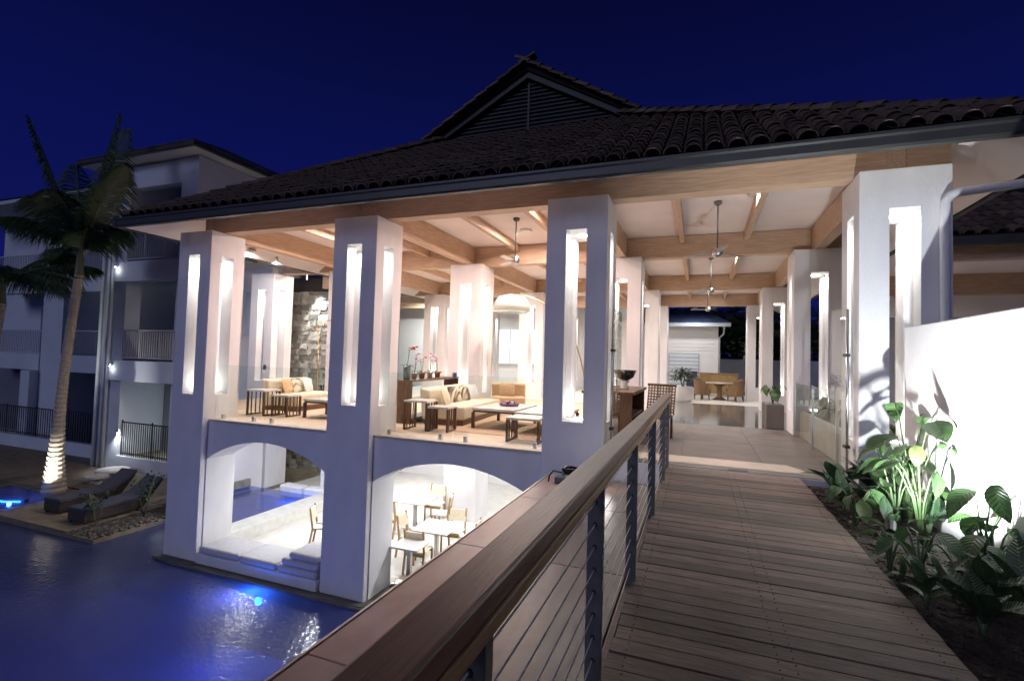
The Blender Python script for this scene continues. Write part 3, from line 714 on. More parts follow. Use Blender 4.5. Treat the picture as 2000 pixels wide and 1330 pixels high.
# ================================================================== pool island with paving, spa, loungers
isl = MB().box(-30, -13.03, 7.46, 15.5, -4.65, -2.965).build('pool_terrace', 'terrace_stone', kind='structure')
y = 7.50
for (ya, yb) in ((7.48, 8.05), (8.06, 8.62), (8.63, 9.2), (9.21, 9.8), (9.81, 10.4)):
    x = -24.0 + random.uniform(0, .3)
    while x < -14.1:
        x2 = min(x + .88, -14.05)
        if x2 - x > .2 and not (x2 > -20.2 and x < -17.35 and yb > 7.75 and ya < 9.2) and not (math.hypot((x + x2)/2 + 18.3, (ya + yb)/2 - 9.35) < .6):
            MB().box(x, x2 - .008, ya, yb, -2.962, -2.925 + random.uniform(-.003, .003)).build('paving_stone', 'terrace_stone', isl, bev=.006)
        x = x2
MB().box(-14.04, -13.25, 7.70, 12.0, -2.963, -2.92).build('planting_strip', 'soil', kind='structure')
gv = MB()
for i in range(700):
    x, yy = random.uniform(-14.0, -13.06), random.uniform(7.48, 11); s_ = random.uniform(.015, .05)
    M = Matrix.Translation((x, yy, -2.945)) @ Matrix.Rotation(random.uniform(0, 6), 4, 'Z') @ Matrix.Rotation(random.uniform(0, 6), 4, 'X')
    b = MB().box(-s_, s_, -s_*.8, s_*.8, -s_*.6, s_*.6); gv.add([M @ Vector(v) for v in b.v], b.f)
gv.build('gravel', 'pebble', kind='stuff', label='grey pebbles along the edge of the pool terrace', cat='gravel')
# spa pool let into the terrace
MB().add([(-20.1,7.78,-2.93),(-17.42,7.78,-2.93),(-17.42,9.15,-2.93),(-20.1,9.15,-2.93)], [(0,1,2,3)]).build('spa_water', 'water_calm', kind='structure')
MB().box(-20.1, -17.42, 7.78, 9.15, -2.9635, -2.9615).build('spa_floor', 'pool_tile', kind='structure')
sp_ = thing('spa_light', 'glowing blue underwater strip light in the small spa pool', 'pool light', (-18.2, 8.3, -2.96))
MB().tube([(-18.9, 8.05, -2.948), (-18.25, 8.22, -2.948), (-17.95, 8.38, -2.948)], .018, 8).build('light_strip', 'lamp_blue', sp_)
lamp('blue_light', 'POINT', (-18.2, 8.25, -2.86), 5, (.06, .25, 1), sp_, .05)
# loungers
def lounger(label, x, y, rz):
    t = thing('sun_lounger', label, 'sun lounger', (x, y, -2.925), rz, 'wicker loungers by the pool', local=True)
    MB().box(-.32, .32, 0, 1.35, .05, .30).build('base', 'dark_wicker', t, bev=.02)
    for sx in (-.28, .28):
        for sy in (.06, 1.3): MB().box(sx - .025, sx + .025, sy - .025, sy + .025, .0, .05).build('foot', 'dark_wicker', t)
    prof = []
    for k in range(15):
        s_ = k/14*2.05
        zz = .30 if s_ < 1.2 else .30 + .40*((s_ - 1.2)/.85)**1.35
        prof.append((s_*(1 if s_ < 1.2 else 1) - (0 if s_ < 1.2 else .12*((s_ - 1.2)/.85)**2), zz))
    m = MB(); n = len(prof); v = []
    for (yy, zz) in prof: v += [(-.34, yy, zz), (.34, yy, zz), (.34, yy, zz + .09), (-.34, yy, zz + .09)]
    f = [(0, 1, 2, 3), ((n-1)*4+3, (n-1)*4+2, (n-1)*4+1, (n-1)*4)]
    for i in range(n-1):
        for k in range(4): f.append((i*4+k, (i+1)*4+k, (i+1)*4+(k+1) % 4, i*4+(k+1) % 4))
    m.add(v, f).build('mattress', 'fabric_dark', t, smooth=False, bev=.02)
    for sx in (-.30, .30): MB().prism([(sx-.02, 1.35, .06), (sx-.02, 1.42, .06), (sx-.02, 1.92, .66), (sx-.02, 1.84, .62), (sx-.02, 1.35, .29)], (0,0,0), (.04,0,0)).build('back_frame', 'dark_wicker', t)
lounger('dark wicker lounger nearer the water, beside the planting strip', -14.50, 7.88, .03)
lounger('dark wicker lounger farther left, nearer the palm', -15.95, 8.10, .03)
# stepping blocks
for (x, y, r_, lb) in ((-18.35, 10.5, .32, 'flat round stone stool near the building corner, lower one'), (-18.9, 11.3, .48, 'flat round stone stool near the building corner, higher one')):
    t = thing('stone_stool', lb, 'stool', (x, y, -2.97))
    MB().lathe([(r_*.5, 0), (r_*.45, .12), (r_, .2), (r_, .26), (0, .27)], (x, y, -2.963), 18).build('top', 'pale_stone', t, smooth=False)

# young shrubs in the strip
def shrub(label, x, y, h, seed):
    rr = random.Random(seed); t = thing('young_shrub', label, 'shrub', (x, y, -2.92), group='young shrubs in the planting strip')
    st = MB(); lf = MB()
    for i in range(4):
        a = rr.uniform(0, 6.28); top = Vector((x + .22*math.cos(a), y + .22*math.sin(a), -2.92 + h*rr.uniform(.7, 1)))
        st.tube([(x, y, -2.97), ((x + top.x)/2, (y + top.y)/2, -2.92 + h*.45), top], [.016, .011, .006], 6)
        for k in range(26):
            p = Vector((x, y, -2.92 + h*.35)).lerp(top, rr.uniform(.2, 1.05)) + Vector((rr.gauss(0, .08), rr.gauss(0, .08), rr.gauss(0, .06)))
            s_ = rr.uniform(.03, .07); M = Matrix.Translation(p) @ Matrix.Rotation(rr.uniform(0, 6.28), 4, 'Z') @ Matrix.Rotation(rr.uniform(-1.2, 1.2), 4, 'X')
            lf.add([M @ Vector(q) for q in ((-s_*.5, 0, 0), (0, -s_*.1, .01), (s_*.5, s_, 0), (0, s_*1.8, -.01), (-s_*.5, s_, 0))], [(0, 1, 2, 3, 4)])
    st.build('stem', 'palm_stem', t, smooth=True); lf.build('foliage', 'leaf_dark', t)
for k, (x, y, h, lb) in enumerate(((-13.98, 8.05, .95, 'young shrub at the near end of the planting strip'), (-13.62, 8.95, 1.15, 'young shrub in the middle of the planting strip'), (-13.60, 9.75, 1.35, 'young shrub at the far end of the planting strip'))):
    shrub(lb, x, y, h, 30 + k)

# ================================================================== palms
def palm(label, base, top, h_r, fronds, seed, rb=.17, rt=.125):
    rr = random.Random(seed); t = thing('palm_tree', label, 'palm', base)
    b = Vector(base); tp = Vector(top); n = 46; pts = []; rad = []
    for i in range(n + 1):
        s_ = i/n; p = b.lerp(tp, s_) + Vector((.16*math.sin(math.pi*s_)*-1, 0, 0))
        r_ = rb*(1 - s_)**5 + rt*(1 - .1*s_) + rr.uniform(-.004, .004)
        pts.append(p); rad.append(r_*1.0); pts.append(p + (tp - b)/n*.72); rad.append(r_*1.10); pts.append(p + (tp - b)/n*.82); rad.append(r_*.93)
    MB().tube([p for p in pts], rad, 14).build('trunk', 'palm_bark', t, smooth=False)
    cs = []
    for i in range(12):
        s_ = i/11; p = tp + Vector((0, 0, s_*.9)); cs.append((p, rt*(1.0 - .5*s_)))
    MB().tube([c_[0] for c_ in cs], [c_[1] for c_ in cs], 10).build('crown_shaft', 'palm_stem', t, smooth=True)
    for (az, el, ln, dr) in fronds:
        m = MB(); rac = []; o = tp + Vector((0, 0, .75)); d = Vector((math.cos(az)*math.cos(el), math.sin(az)*math.cos(el), math.sin(el)))
        K = 14
        for k in range(K + 1):
            s_ = k/K; rac.append(o + d*ln*s_ + Vector((0, 0, -dr*ln*s_*s_)))
        fr = MB().tube(rac, [.032*(1 - .8*k/K) + .004 for k in range(K + 1)], 5).build('frond', 'palm_stem', t, smooth=True)
        nl = 84; side = d.cross(Vector((0, 0, 1))).normalized()
        for k in range(nl):
            s_ = .12 + .88*k/nl; q = s_*K; i = min(K - 1, int(q)); p = rac[i].lerp(rac[i+1], q - i); tg = (rac[i+1] - rac[i]).normalized()
            for sg in (-1, 1):
                ll = (.78*math.sin(math.pi*(.12 + .84*s_)) + .14)*rr.uniform(.85, 1.1)*min(1, ln/2.8)
                dirn = (side*sg*.75 + tg*.55 + Vector((0, 0, -.35 + rr.uniform(-.2, .15)))).normalized()
                w_ = .026; e1 = p + dirn*ll*.55; e2 = p + dirn*ll + Vector((0, 0, -.42*ll))
                wv = tg*w_
                m.add([p - wv*.6, p + wv*.6, e1 + wv, e1 - wv, e2], [(0, 1, 2, 3), (3, 2, 4)])
        m.build('leaflets', 'palm_leaf', fr)
F1 = [(2.75, 1.02, 5.0, .16), (1.9, 1.30, 5.2, .08), (.9, 1.42, 5.0, .06), (4.2, 1.28, 4.6, .12), (.2, 1.22, 4.0, .26), (3.4, 1.05, 3.6, .36), (3.9, .9, 3.0, .48), (5.2, 1.2, 3.2, .42), (1.4, 1.05, 3.2, .38), (2.3, .85, 2.8, .5), (.6, 1.0, 2.3, .5), (5.9, .95, 2.1, .55), (3.1, .6, 2.2, .6)]
palm('tall palm with lit ringed trunk standing on the pool terrace', (-18.35, 9.35, -2.96), (-17.75, 9.35, 3.55), 4, F1, 3)
F2 = [(i*.62 + .2, .45 + .5*(i % 3)/2, 3.2, .42) for i in range(10)]
palm('palm whose trunk stands just outside the left picture edge', (-21.3, 8.9, -2.96), (-21.0, 9.0, 2.7), 4, F2, 4)
t = thing('palm_uplight', 'small ground uplight at the foot of the tall palm', 'spotlight', (-17.80, 8.45, -2.95))
MB().tube([(-17.80, 8.45, -2.97), (-17.80, 8.45, -2.88)], .05, 12).build('body', 'dark_metal', t)
lamp('spot', 'SPOT', (-17.80, 8.45, -2.84), 620, (1, .99, .95), t, .03, aim((-17.80, 8.45, -2.84), (-18.30, 9.35, -2.0)), 50, .9)

# ================================================================== apartment building on the left
ab = thing('apartment_building', 'white three-storey apartment building with balconies at the left', 'building', (-20, 14, -2.97))
YB = 12.0
def bx(name, mat, x0, x1, y0, y1, z0, z1, par=ab, bev=0.0): return MB().box(x0, x1, y0, y1, z0, z1).build(name, mat, par, bev=bev)
bx('facade_wall', 'facade_paint', -21.2, -16.5, 14.2, 14.5, -4.6, 8.3)
bx('corner_pier', 'facade_paint', -21.35, -19.95, YB + .02, 14.2, -4.6, 8.3)
bx('facade_wall', 'facade_paint', -16.75, -16.45, YB + .03, 24, -4.6, 8.3)
bx('pier', 'facade_paint', -17.3, -16.751, YB + .04, 14.2, -4.6, 8.3)
bx('roof_beam', 'facade_paint', -19.95, -17.3, YB + .05, YB + .4, 7.45, 8.28)
for k, (za, zb) in enumerate(((3.92, 4.68), (.28, 1.03))):
    bx('spandrel', 'facade_paint', -20.45, -16.9, YB - .12, YB + .15, za, zb, bev=.02)
    bx('balcony_floor', 'facade_paint', -19.94, -17.31, YB + .16, 14.19, za + .3, zb - .02)
    bl = bx('balcony_rail', 'rail_white', -20.0, -17.0, YB - .02, YB + .03, zb + 1.07, zb + 1.13)
    bx('baluster_rail', 'rail_white', -20.0, -17.0, YB - .01, YB + .02, zb + .08, zb + .12, bl)
    for i in range(26):
        x = -19.98 + i*.117; bx('baluster', 'rail_white', x, x + (.06 if i % 9 == 8 else .022), YB - .005, YB + .017, zb + .12, zb + 1.07, bl)
    dr_ = bx('sliding_door', 'facade_dark', -19.6, -17.4, 14.14, 14.19, zb + .0, zb + 2.25)
    for x in (-19.62, -18.52, -17.42): bx('door_frame', 'rail_white', x, x + .06, 14.10, 14.138, zb, zb + 2.3, dr_)
    t2 = MB().lathe([(.03, 0), (.06, .03), (.05, .09), (0, .1)], (-20.25, YB - .2, zb - .22), 10).build('wall_light', 'steel', ab)
    MB().lathe([(0, -.004), (.028, -.004), (.03, 0)], (-20.25, YB - .2, zb - .222), 10).build('lens', 'lamp_white', t2)
    lamp('glow', 'POINT', (-20.22, YB - .26, zb - .32), 2.2, (.9, .95, 1), ab, .04)
dr_ = bx('window', 'facade_dark', -19.9, -17.4, 13.9, 13.95, 5.2, 7.4)
bx('window_frame', 'rail_white', -18.7, -18.6, 13.84, 13.89, 5.2, 7.4, dr_)
bx('ground_wall', 'facade_dark', -19.9, -17.3, 13.6, 13.7, -2.9, .2)
for x in (-21.18, -20.82, -20.62):
    MB().tube([(x, YB - .06, -2.96), (x, YB - .06, 8.2)], .055, 10).build('downpipe', 'facade_paint', ab, smooth=True)
er = MB().prism([(-22.2, YB - .5, 8.35), (-16.0, YB - .5, 8.35), (-16.0, YB - .5, 8.55), (-22.2, YB - .5, 8.55)], (0, 0, 0), (0, 14, 0)).build('eave', 'facade_paint', ab)
MB().add([(-22.2, YB - .55, 8.56), (-15.95, YB - .55, 8.56), (-15.95, 26, 8.56), (-22.2, 26, 8.56), (-19.1, 15, 10.1), (-19.1, 22, 10.1)], [(0, 1, 4), (1, 2, 5, 4), (2, 3, 5), (3, 0, 4, 5)]).build('roof', 'gutter_paint', ab)
gutter((-22.2, YB - .5, 8.56), (-16.0, YB - .5, 8.56), (0, -1, 0)).build('gutter', 'gutter_paint', ab)
gutter((-16.0, YB - .62, 8.56), (-16.0, 26, 8.56), (1, 0, 0)).build('gutter', 'gutter_paint', ab)
for (za, zb) in ((1.2, 3.0), (5.0, 7.0)):
    wn = bx('window', 'facade_dark', -16.45, -16.41, 13.2, 14.6, za, zb); bx('window_frame', 'rail_white', -16.45, -16.40, 13.86, 13.92, za, zb, wn)
# recessed left part of the same building
bx('facade_wall', 'facade_paint', -36, -21.36, 15.4, 15.7, -4.6, 8.0)
for za, zb in ((3.9, 4.66), (.35, 1.1)):
    bx('spandrel', 'facade_paint', -34, -28.2, 13.5, 13.8, za, zb, bev=.02); bx('spandrel', 'facade_paint', -26.7, -21.4, 13.5, 13.8, za, zb, bev=.02)
    bx('balcony_floor', 'facade_paint', -34, -21.4, 13.81, 15.39, za + .3, zb - .02)
    bl = bx('balcony_rail', 'rail_white', -33, -28.0, 13.6, 13.65, zb + 1.05, zb + 1.1)
    for i in range(36): bx('baluster', 'rail_white', -32.9 + i*.135, -32.876 + i*.135, 13.61, 13.633, zb + .05, zb + 1.05, bl)
    bl = bx('balcony_rail', 'rail_white', -26.4, -21.5, 13.6, 13.65, zb + 1.05, zb + 1.1)
    for i in range(36): bx('baluster', 'rail_white', -26.3 + i*.135, -26.276 + i*.135, 13.61, 13.633, zb + .05, zb + 1.05, bl)
    bx('sliding_door', 'facade_dark', -32, -29.2, 15.3, 15.39, zb, zb + 2.3); bx('sliding_door', 'facade_dark', -25.6, -22.6, 15.3, 15.39, zb, zb + 2.3)
bx('divider_wall', 'facade_paint', -28.2, -26.7, 13.55, 15.39, -2.9, 8.0)
bx('divider_wall', 'facade_paint', -23.0, -22.7, 13.9, 15.39, -2.9, 8.0)
bx('pillar', 'facade_paint', -28.9, -28.21, 13.2, 13.9, -4.6, .34)
bx('ground_wall', 'facade_dark', -36, -28.3, 15.0, 15.1, -2.9, .3); bx('ground_wall', 'facade_dark', -26.6, -21.4, 15.0, 15.1, -2.9, .3)
er = bx('eave', 'facade_paint', -36, -21.4, 12.9, 15.7, 8.02, 8.2)
MB().add([(-36, 12.8, 8.21), (-22.21, 12.8, 8.21), (-22.21, 20, 10.2), (-36, 20, 10.2)], [(0, 1, 2, 3)]).build('roof', 'gutter_paint', ab)
bx('low_wall', 'facade_paint', -34, -21.36, 12.75, 13.0, -4.6, -2.45); bx('low_wall', 'facade_paint', -19.94, -13.9, YB - .02, YB + .16, -4.6, -2.45)
# black pool fences
def fence(label, x0, x1, y, z, step=.115):
    t = thing('pool_fence', label, 'fence', ((x0 + x1)/2, y, z))
    MB().box(x0, x1, y - .015, y + .015, z + 1.2, z + 1.24).box(x0, x1, y - .015, y + .015, z + .08, z + .12).build('fence_rail', 'dark_metal', t)
    n = int((x1 - x0)/step)
    for i in range(n + 1):
        x = x0 + i*(x1 - x0)/n; pst = (i % 14 == 0)
        MB().box(x - (.03 if pst else .009), x + (.03 if pst else .009), y - .012, y + .012, z, z + (1.3 if pst else 1.2)).build('post' if pst else 'picket', 'dark_metal', t)
fence('black picket pool fence in front of the right balconies', -19.8, -14.0, YB + .07, -2.45)
fence('black picket pool fence left of the tall palm', -33.5, -21.5, 12.87, -2.45, .16)
t = thing('fence_wall_light', 'bright wall light at the building corner beside the fence', 'wall light', (-19.75, 11.95, -1.9))
MB().box(-19.93, -19.80, YB - .06, YB + .015, -1.62, -1.50).build('housing', 'steel', t)
MB().box(-19.92, -19.81, YB - .05, YB + .01, -1.63, -1.622).build('lens', 'lamp_white', t)
lamp('spot', 'SPOT', (-19.86, YB - .12, -1.60), 60, (.95, .98, 1), t, .03, aim((-19.86, YB - .12, -1.6), (-19.7, YB + .1, -2.6)), 120, .7)
t = thing('path_light', 'low bollard light behind the right pool fence', 'path light', (-18.4, 12.8, -2.9))
MB().tube([(-18.4, 12.9, -2.95), (-18.4, 12.9, -1.75)], .05, 10).build('bollard', 'dark_metal', t)
MB().lathe([(0, 0), (.06, 0), (.06, .1), (0, .1)], (-18.4, 12.9, -1.75), 12).build('lens', 'lamp_white', t)
lamp('glow', 'POINT', (-18.4, 12.75, -1.7), 16, (.85, .92, 1), t, .06)
MB().box(-19.9, -13.9, 12.2, 13.6, -4.6, -2.5).build('patio', 'terrace_stone', kind='structure')

# ================================================================== outer pool light
t = thing('pool_light', 'glowing blue underwater light below the poolside daybeds', 'pool light', (-7.9, 7.4, -3.3))
MB().lathe([(0, 0), (.07, 0), (.08, -.03)], (0, 0, 0), 16).xf(Matrix.Translation((-7.9, 7.40, -3.32)) @ Matrix.Rotation(R(90), 4, 'X')).build('lens', 'lamp_blue', t)
lamp('blue_light', 'POINT', (-7.9, 7.22, -3.26), 50, (.04, .24, 1.0), t, .06)
lamp('blue_wash', 'SPOT', (-7.9, 7.3, -3.4), 90, (.14, .20, 1.0), t, .08, aim((-7.9, 7.3, -3.4), (-9.5, 2.5, -3.9)), 150, .8)
t = thing('pool_light', 'blue underwater light in the plunge pool', 'pool light', (-10.75, 11.2, -3.0))
MB().lathe([(0, 0), (.08, 0), (.09, -.03)], (0, 0, 0), 16).xf(Matrix.Translation((-10.66, 11.15, -2.98)) @ Matrix.Rotation(R(-90), 4, 'Y')).build('lens', 'lamp_blue', t)
lamp('blue_light', 'POINT', (-10.85, 11.15, -3.0), 22, (.04, .22, 1.0), t, .06)

for k, (x, y, lb) in enumerate(((-2.05, 5.2, 'added underwater light in the ledge wall near the building'), (-2.05, -1.5, 'added underwater light in the ledge wall below the camera'))):  # unseen lamps added to brighten the pool water
    t = thing('pool_light', lb, 'pool light', (x, y, -3.4), group='added underwater lights in the ledge wall')
    MB().lathe([(0, 0), (.11, 0), (.12, -.03)], (0, 0, 0), 16).xf(Matrix.Translation((x + .06, y, -4.0)) @ Matrix.Rotation(R(-90), 4, 'Y')).build('lens', 'lamp_blue', t)
    lamp('blue_wash', 'SPOT', (x - .05, y, -4.0), 120, (.30, .40, 1.0), t, .15, aim((x, y, -4.0), (x - 6, y - .5, -4.0)), 150, .9)
# ================================================================== glass balustrades and doors
def balustrade(label, x0, x1, y, joint):
    t = thing('glass_balustrade', label, 'balustrade', ((x0 + x1)/2, y, 0))
    for a, b in ((x0, joint - .012), (joint + .012, x1)):
        MB().box(a + .01, b - .01, y - .005, y + .005, .03, 1.18).build('glass_pane', 'glass', t)
    MB().box(joint - .04, joint + .04, y - .02, y + .02, 1.12, 1.22).build('top_clamp', 'steel', t, bev=.004)
    for x in (x0 + .2, joint - .25, joint + .25, x1 - .2):
        MB().box(x - .03, x + .03, y - .03, y + .03, .004, .10).build('clamp', 'steel', t, bev=.004)
balustrade('frameless glass balustrade of the left lounge bay', -9.97, -6.67, 8.0, -8.63)
balustrade('frameless glass balustrade of the lounge bay beside the entrance', -5.66, -2.36, 8.0, -4.11)
def door(label, x, y0, y1):
    t = thing('glass_door', label, 'door', (x, (y0 + y1)/2, 0))
    MB().box(x - .006, x + .006, y0, y1, .02, 2.35).build('glass_pane', 'glass', t)
    MB().tube([(x, y0 - .0, .03), (x, y0 - .0, 2.3)], .018, 10).build('hinge_post', 'steel', t, smooth=True)
    for z in (.45, 1.68):
        MB().box(x - .03, x + .03, y0 - .03, y0 + .11, z - .02, z + .02).build('patch_fitting', 'bolt_dark', t, bev=.004)
    MB().tube([(x - .05, y1 - .1, .8), (x - .05, y1 - .1, 1.3)], .012, 8).build('handle', 'steel', t, smooth=True)
    MB().tube([(x - .05, y1 - .1, .85), (x - .004, y1 - .1, .85)], .008, 8).tube([(x - .05, y1 - .1, 1.25), (x - .004, y1 - .1, 1.25)], .008, 8).build('handle_stem', 'steel', t)
door('glass entrance door folded back against the right column', 1.88, 7.85, 8.75)
door('glass entrance door folded back against the column left of the entrance', -1.27, 7.85, 8.75)
t = thing('glass_balustrade', 'glass screen along the planter right of the entrance', 'balustrade', (2.0, 10.5, 0))
for a, b in ((8.9, 10.6), (10.63, 12.4)): MB().box(1.995, 2.005, a, b, .02, 1.15).build('glass_pane', 'glass', t)
for y in (8.9, 10.615, 12.4): MB().box(1.98, 2.02, y - .02, y + .02, .001, 1.17).build('clamp', 'steel', t)
# planter behind the glass
pb = thing('planter_box', 'long stone planter between the two right columns', 'planter', (2.5, 10.5, 0))
MB().box(2.08, 2.16, 8.65, 12.4, .0, .55).box(2.84, 2.92, 8.65, 12.4, 0, .55).box(2.161, 2.839, 8.65, 8.73, 0, .55).box(2.161, 2.839, 12.32, 12.4, 0, .55).build('box', 'threshold_stone', pb, bev=.01)
MB().box(2.165, 2.835, 8.735, 12.315, .3, .47).build('soil', 'soil', pb)
for k, y in enumerate((9.0, 9.6, 10.3, 11.0, 11.7)):
    plant('pale leafy planter plant, number %s from the entrance' % ('one two three four five'.split()[k]), 2.5, y, .45, 8, .24, True, 40 + k, .7, 'plants in the stone planter', z0=.47)
pb = thing('planter_box', 'square brown planter box standing at the second right column', 'planter', (1.72, 13.9, 0))
MB().box(1.55, 1.93, 13.4, 14.3, .001, .58).build('box', 'entry_stone', pb, bev=.01)
plant('leafy plant in the square brown planter', 1.74, 13.85, .5, 9, .22, True, 51, .6, 'plants in the brown planter', z0=.585)

# ================================================================== ceiling fans
def fan(label, x, y, zr, a0):
    t = thing('ceiling_fan', label, 'fan', (x, y, zr), a0, 'ceiling fans', local=True)
    H_ = BZ1 + .012 - zr
    MB().tube([(0, 0, .1), (0, 0, H_ - .05)], .014, 8).build('rod', 'steel_post', t, smooth=True)
    MB().lathe([(.03, -.08), (.07, -.05), (.075, 0), (0, 0)], (0, 0, H_), 14).build('canopy', 'steel_post', t, smooth=True)
    MB().lathe([(0, -.06), (.07, -.05), (.10, .0), (.10, .07), (.06, .11), (0, .11)], (0, 0, 0), 16).build('motor', 'steel', t, smooth=True)
    for k in range(3):
        M = Matrix.Rotation(2*math.pi*k/3, 4, 'Z') @ Matrix.Rotation(R(10), 4, 'X')
        MB().prism([(.11, -.045, .02), (.30, -.07, .02), (.62, -.06, .02), (.64, .05, .02), (.30, .07, .02), (.11, .045, .02)], (0, 0, -.004), (0, 0, .004)).xf(M).build('blade', 'steel', t)
fan('ceiling fan above the entrance, nearest of the row', .31, 10.25, 3.63, 2.8); fan('ceiling fan above the coffee tables in the lounge', -3.88, 10.3, 3.67, .4)
fan('ceiling fan above the polished floor, second of the row', .30, 15.6, 3.64, .2); fan('ceiling fan above the dining set, farthest of the row', .31, 21.0, 3.66, 1.0)

# ================================================================== lounge furniture
def sofa(label, x, y, rz, ln, pillows=('fabric_cream', 'fabric_stripe', 'fabric_stripe', 'fabric_white'), mat='fabric_cream', dp=1.0, group='cream lounge seating'):
    """local: back along x=0, seat toward +x, length along +y"""
    t = thing('sofa', label, 'sofa', (x, y, .001), rz, group, local=True)
    MB().box(.03, dp - .03, .03, ln - .03, .0, .12).build('base', 'furniture_wood', t)
    MB().box(.18, dp, .02, ln - .02, .121, .42).build('seat', mat, t, bev=.05, seg=3)
    MB().prism([(0, 0, .10), (.20, 0, .10), (.17, 0, .76), (-.08, 0, .80)], (0, .0, 0), (0, ln, 0)).build('backrest', mat, t, bev=.05, seg=3)
    n = len(pillows)
    for k, pm in enumerate(pillows):
        yy = .45 + k*(ln - .9)/max(1, n - 1); rr = random.Random(k + int(ln*10))
        M = Matrix.Translation((.34 + .05*rr.random(), yy, .60)) @ Matrix.Rotation(rr.uniform(-.4, .4), 4, 'Z') @ Matrix.Rotation(-.35, 4, 'Y')
        m = MB(); v = []; f = []; g = 6
        for sd_ in (-1, 1):
            for a in range(g+1):
                for b_ in range(g+1):
                    u, w_ = a/g*2 - 1, b_/g*2 - 1
                    v.append((sd_*.075*(1 - u*u)**.5*(1 - w_*w_)**.5, u*.23*(1 - .06*w_*w_), w_*.21*(1 - .06*u*u)))
        for sd_ in range(2):
            o = sd_*(g+1)**2
            for a in range(g):
                for b_ in range(g): f.append((o + a*(g+1) + b_, o + (a+1)*(g+1) + b_, o + (a+1)*(g+1) + b_+1, o + a*(g+1) + b_+1))
        m.add(v, f).xf(M).build('cushion', pm, t, smooth=True)
    return t
MB().box(-5.05, -2.55, 9.0, 12.4, .001, .009).build('rug', 'rug', label='tan woven rug under the coffee tables', cat='rug')
sofa('long cream sofa with striped cushions in front of the console', -5.74, 9.62, .09, 2.75)
sofa('tan armchair at the far end of the long sofa', -5.75, 13.6, -1.2, 1.0, ('fabric_tan',), 'fabric_tan', .9)
sofa('low cream sofa in the left lounge bay', -10.55, 9.75, .08, 1.7, ('fabric_tan', 'fabric_stripe', 'fabric_white'), dp=1.05)
sofa('tan armchair seen beside the second pool column', -9.0, 12.0, -1.35, .95, ('fabric_cream',), 'fabric_tan', .9)
cs_ = thing('console', 'long dark timber shelf console behind the cream sofa', 'console', (-6.34, 9.42, .001), .09, local=True)
MB().box(0, .42, 0, .05, 0, .92).box(0, .42, 2.75, 2.8, 0, .92).build('end_panel', 'furniture_wood', cs_, bev=.004)
MB().box(-.01, .43, -.01, 2.81, .921, .96).build('top', 'furniture_wood', cs_, bev=.004)
for z in (.08, .48): MB().box(.01, .41, .051, 2.749, z, z + .03).build('shelf', 'furniture_wood', cs_)
def nest(label, x, y, rz, sc=1.0, h=.55, w_=.52):
    t = thing('nesting_table', label, 'side table', (x, y, .001), rz, 'slender timber nesting tables', local=True)
    MB().box(-w_/2, w_/2, -w_/2, w_/2, h - .04, h).build('top', 'marble_top', t, bev=.004)
    for sx in (-1, 1):
        for sy in (-1, 1): MB().box(sx*w_/2 - .02 - .02*sx, sx*w_/2 + .02 - .02*sx, sy*w_/2 - .02 - .02*sy, sy*w_/2 + .02 - .02*sy, 0, h - .041).build('leg', 'furniture_wood', t)
    for sx in (-1, 1):
        MB().box(sx*(w_/2 - .02) - .015, sx*(w_/2 - .02) + .015, -w_/2 + .041, w_/2 - .041, .0, .03).build('stretcher', 'furniture_wood', t)
        for k in range(3):
            yy = -w_/4 + k*w_/4; MB().box(sx*(w_/2 - .02) - .01, sx*(w_/2 - .02) + .01, yy - .01, yy + .01, .031, h - .041).build('bar', 'furniture_wood', t)
nest('taller nesting table at the near end of the long sofa', -5.36, 8.95, .09, h=.60)
nest('shorter nesting table pulled out beside the long sofa', -4.86, 8.95, .09, h=.50, w_=.45)
nest('nesting table in front of the coffee table by the entrance column', -2.95, 8.70, .05, h=.44, w_=.62)
nest('taller nesting table in the left lounge bay', -9.72, 9.02, .05, h=.60)
nest('shorter nesting table in the left lounge bay', -9.12, 9.12, .05, h=.50, w_=.46)
def ctable(label, x, y, lx, ly, h=.43):
    t = thing('coffee_table', label, 'coffee table', (x, y, .009 if x > -6 else .001), 0, 'white topped coffee tables', local=True)
    MB().box(-lx/2, lx/2, -ly/2, ly/2, h - .05, h).build('top', 'marble_top', t, bev=.004)
    MB().box(-lx/2 + .02, lx/2 - .02, -ly/2 + .02, ly/2 - .02, h - .09, h - .052).build('apron', 'furniture_wood', t)
    for sx in (-1, 1):
        for sy in (-1, 1): MB().box(sx*lx/2 - .03 - .03*sx, sx*lx/2 + .03 - .03*sx, sy*ly/2 - .03 - .03*sy, sy*ly/2 + .03 - .03*sy, 0, h - .091).build('leg', 'furniture_wood', t)
    return t
ctable('white coffee table nearest the long sofa', -4.02, 10.35, .98, 1.5); ctable('second white coffee table nearer the entrance column', -2.95, 10.1, .95, 1.6); ctable('coffee table partly hidden behind the second pool column', -8.0, 9.5, 1.2, .8)
tr = thing('tray', 'shallow dark tray of purple flowers on the coffee table', 'tray', (-4.0, 10.5, .44))
MB().lathe([(.0, 0), (.20, 0), (.24, .05), (.22, .05), (.19, .015), (0, .015)], (-4.0, 10.5, .44), 20).build('dish', 'purple', tr, smooth=True)
for k in range(9):
    a = k*2.4; MB().lathe([(0, -.03), (.045, 0), (.03, .04), (0, .045)], (-4.0 + .11*math.cos(a)*(k % 3)/2, 10.5 + .11*math.sin(a)*(k % 3)/2, .50), 8).build('blossom', 'petal_white' if k % 2 else 'purple', tr, smooth=True)
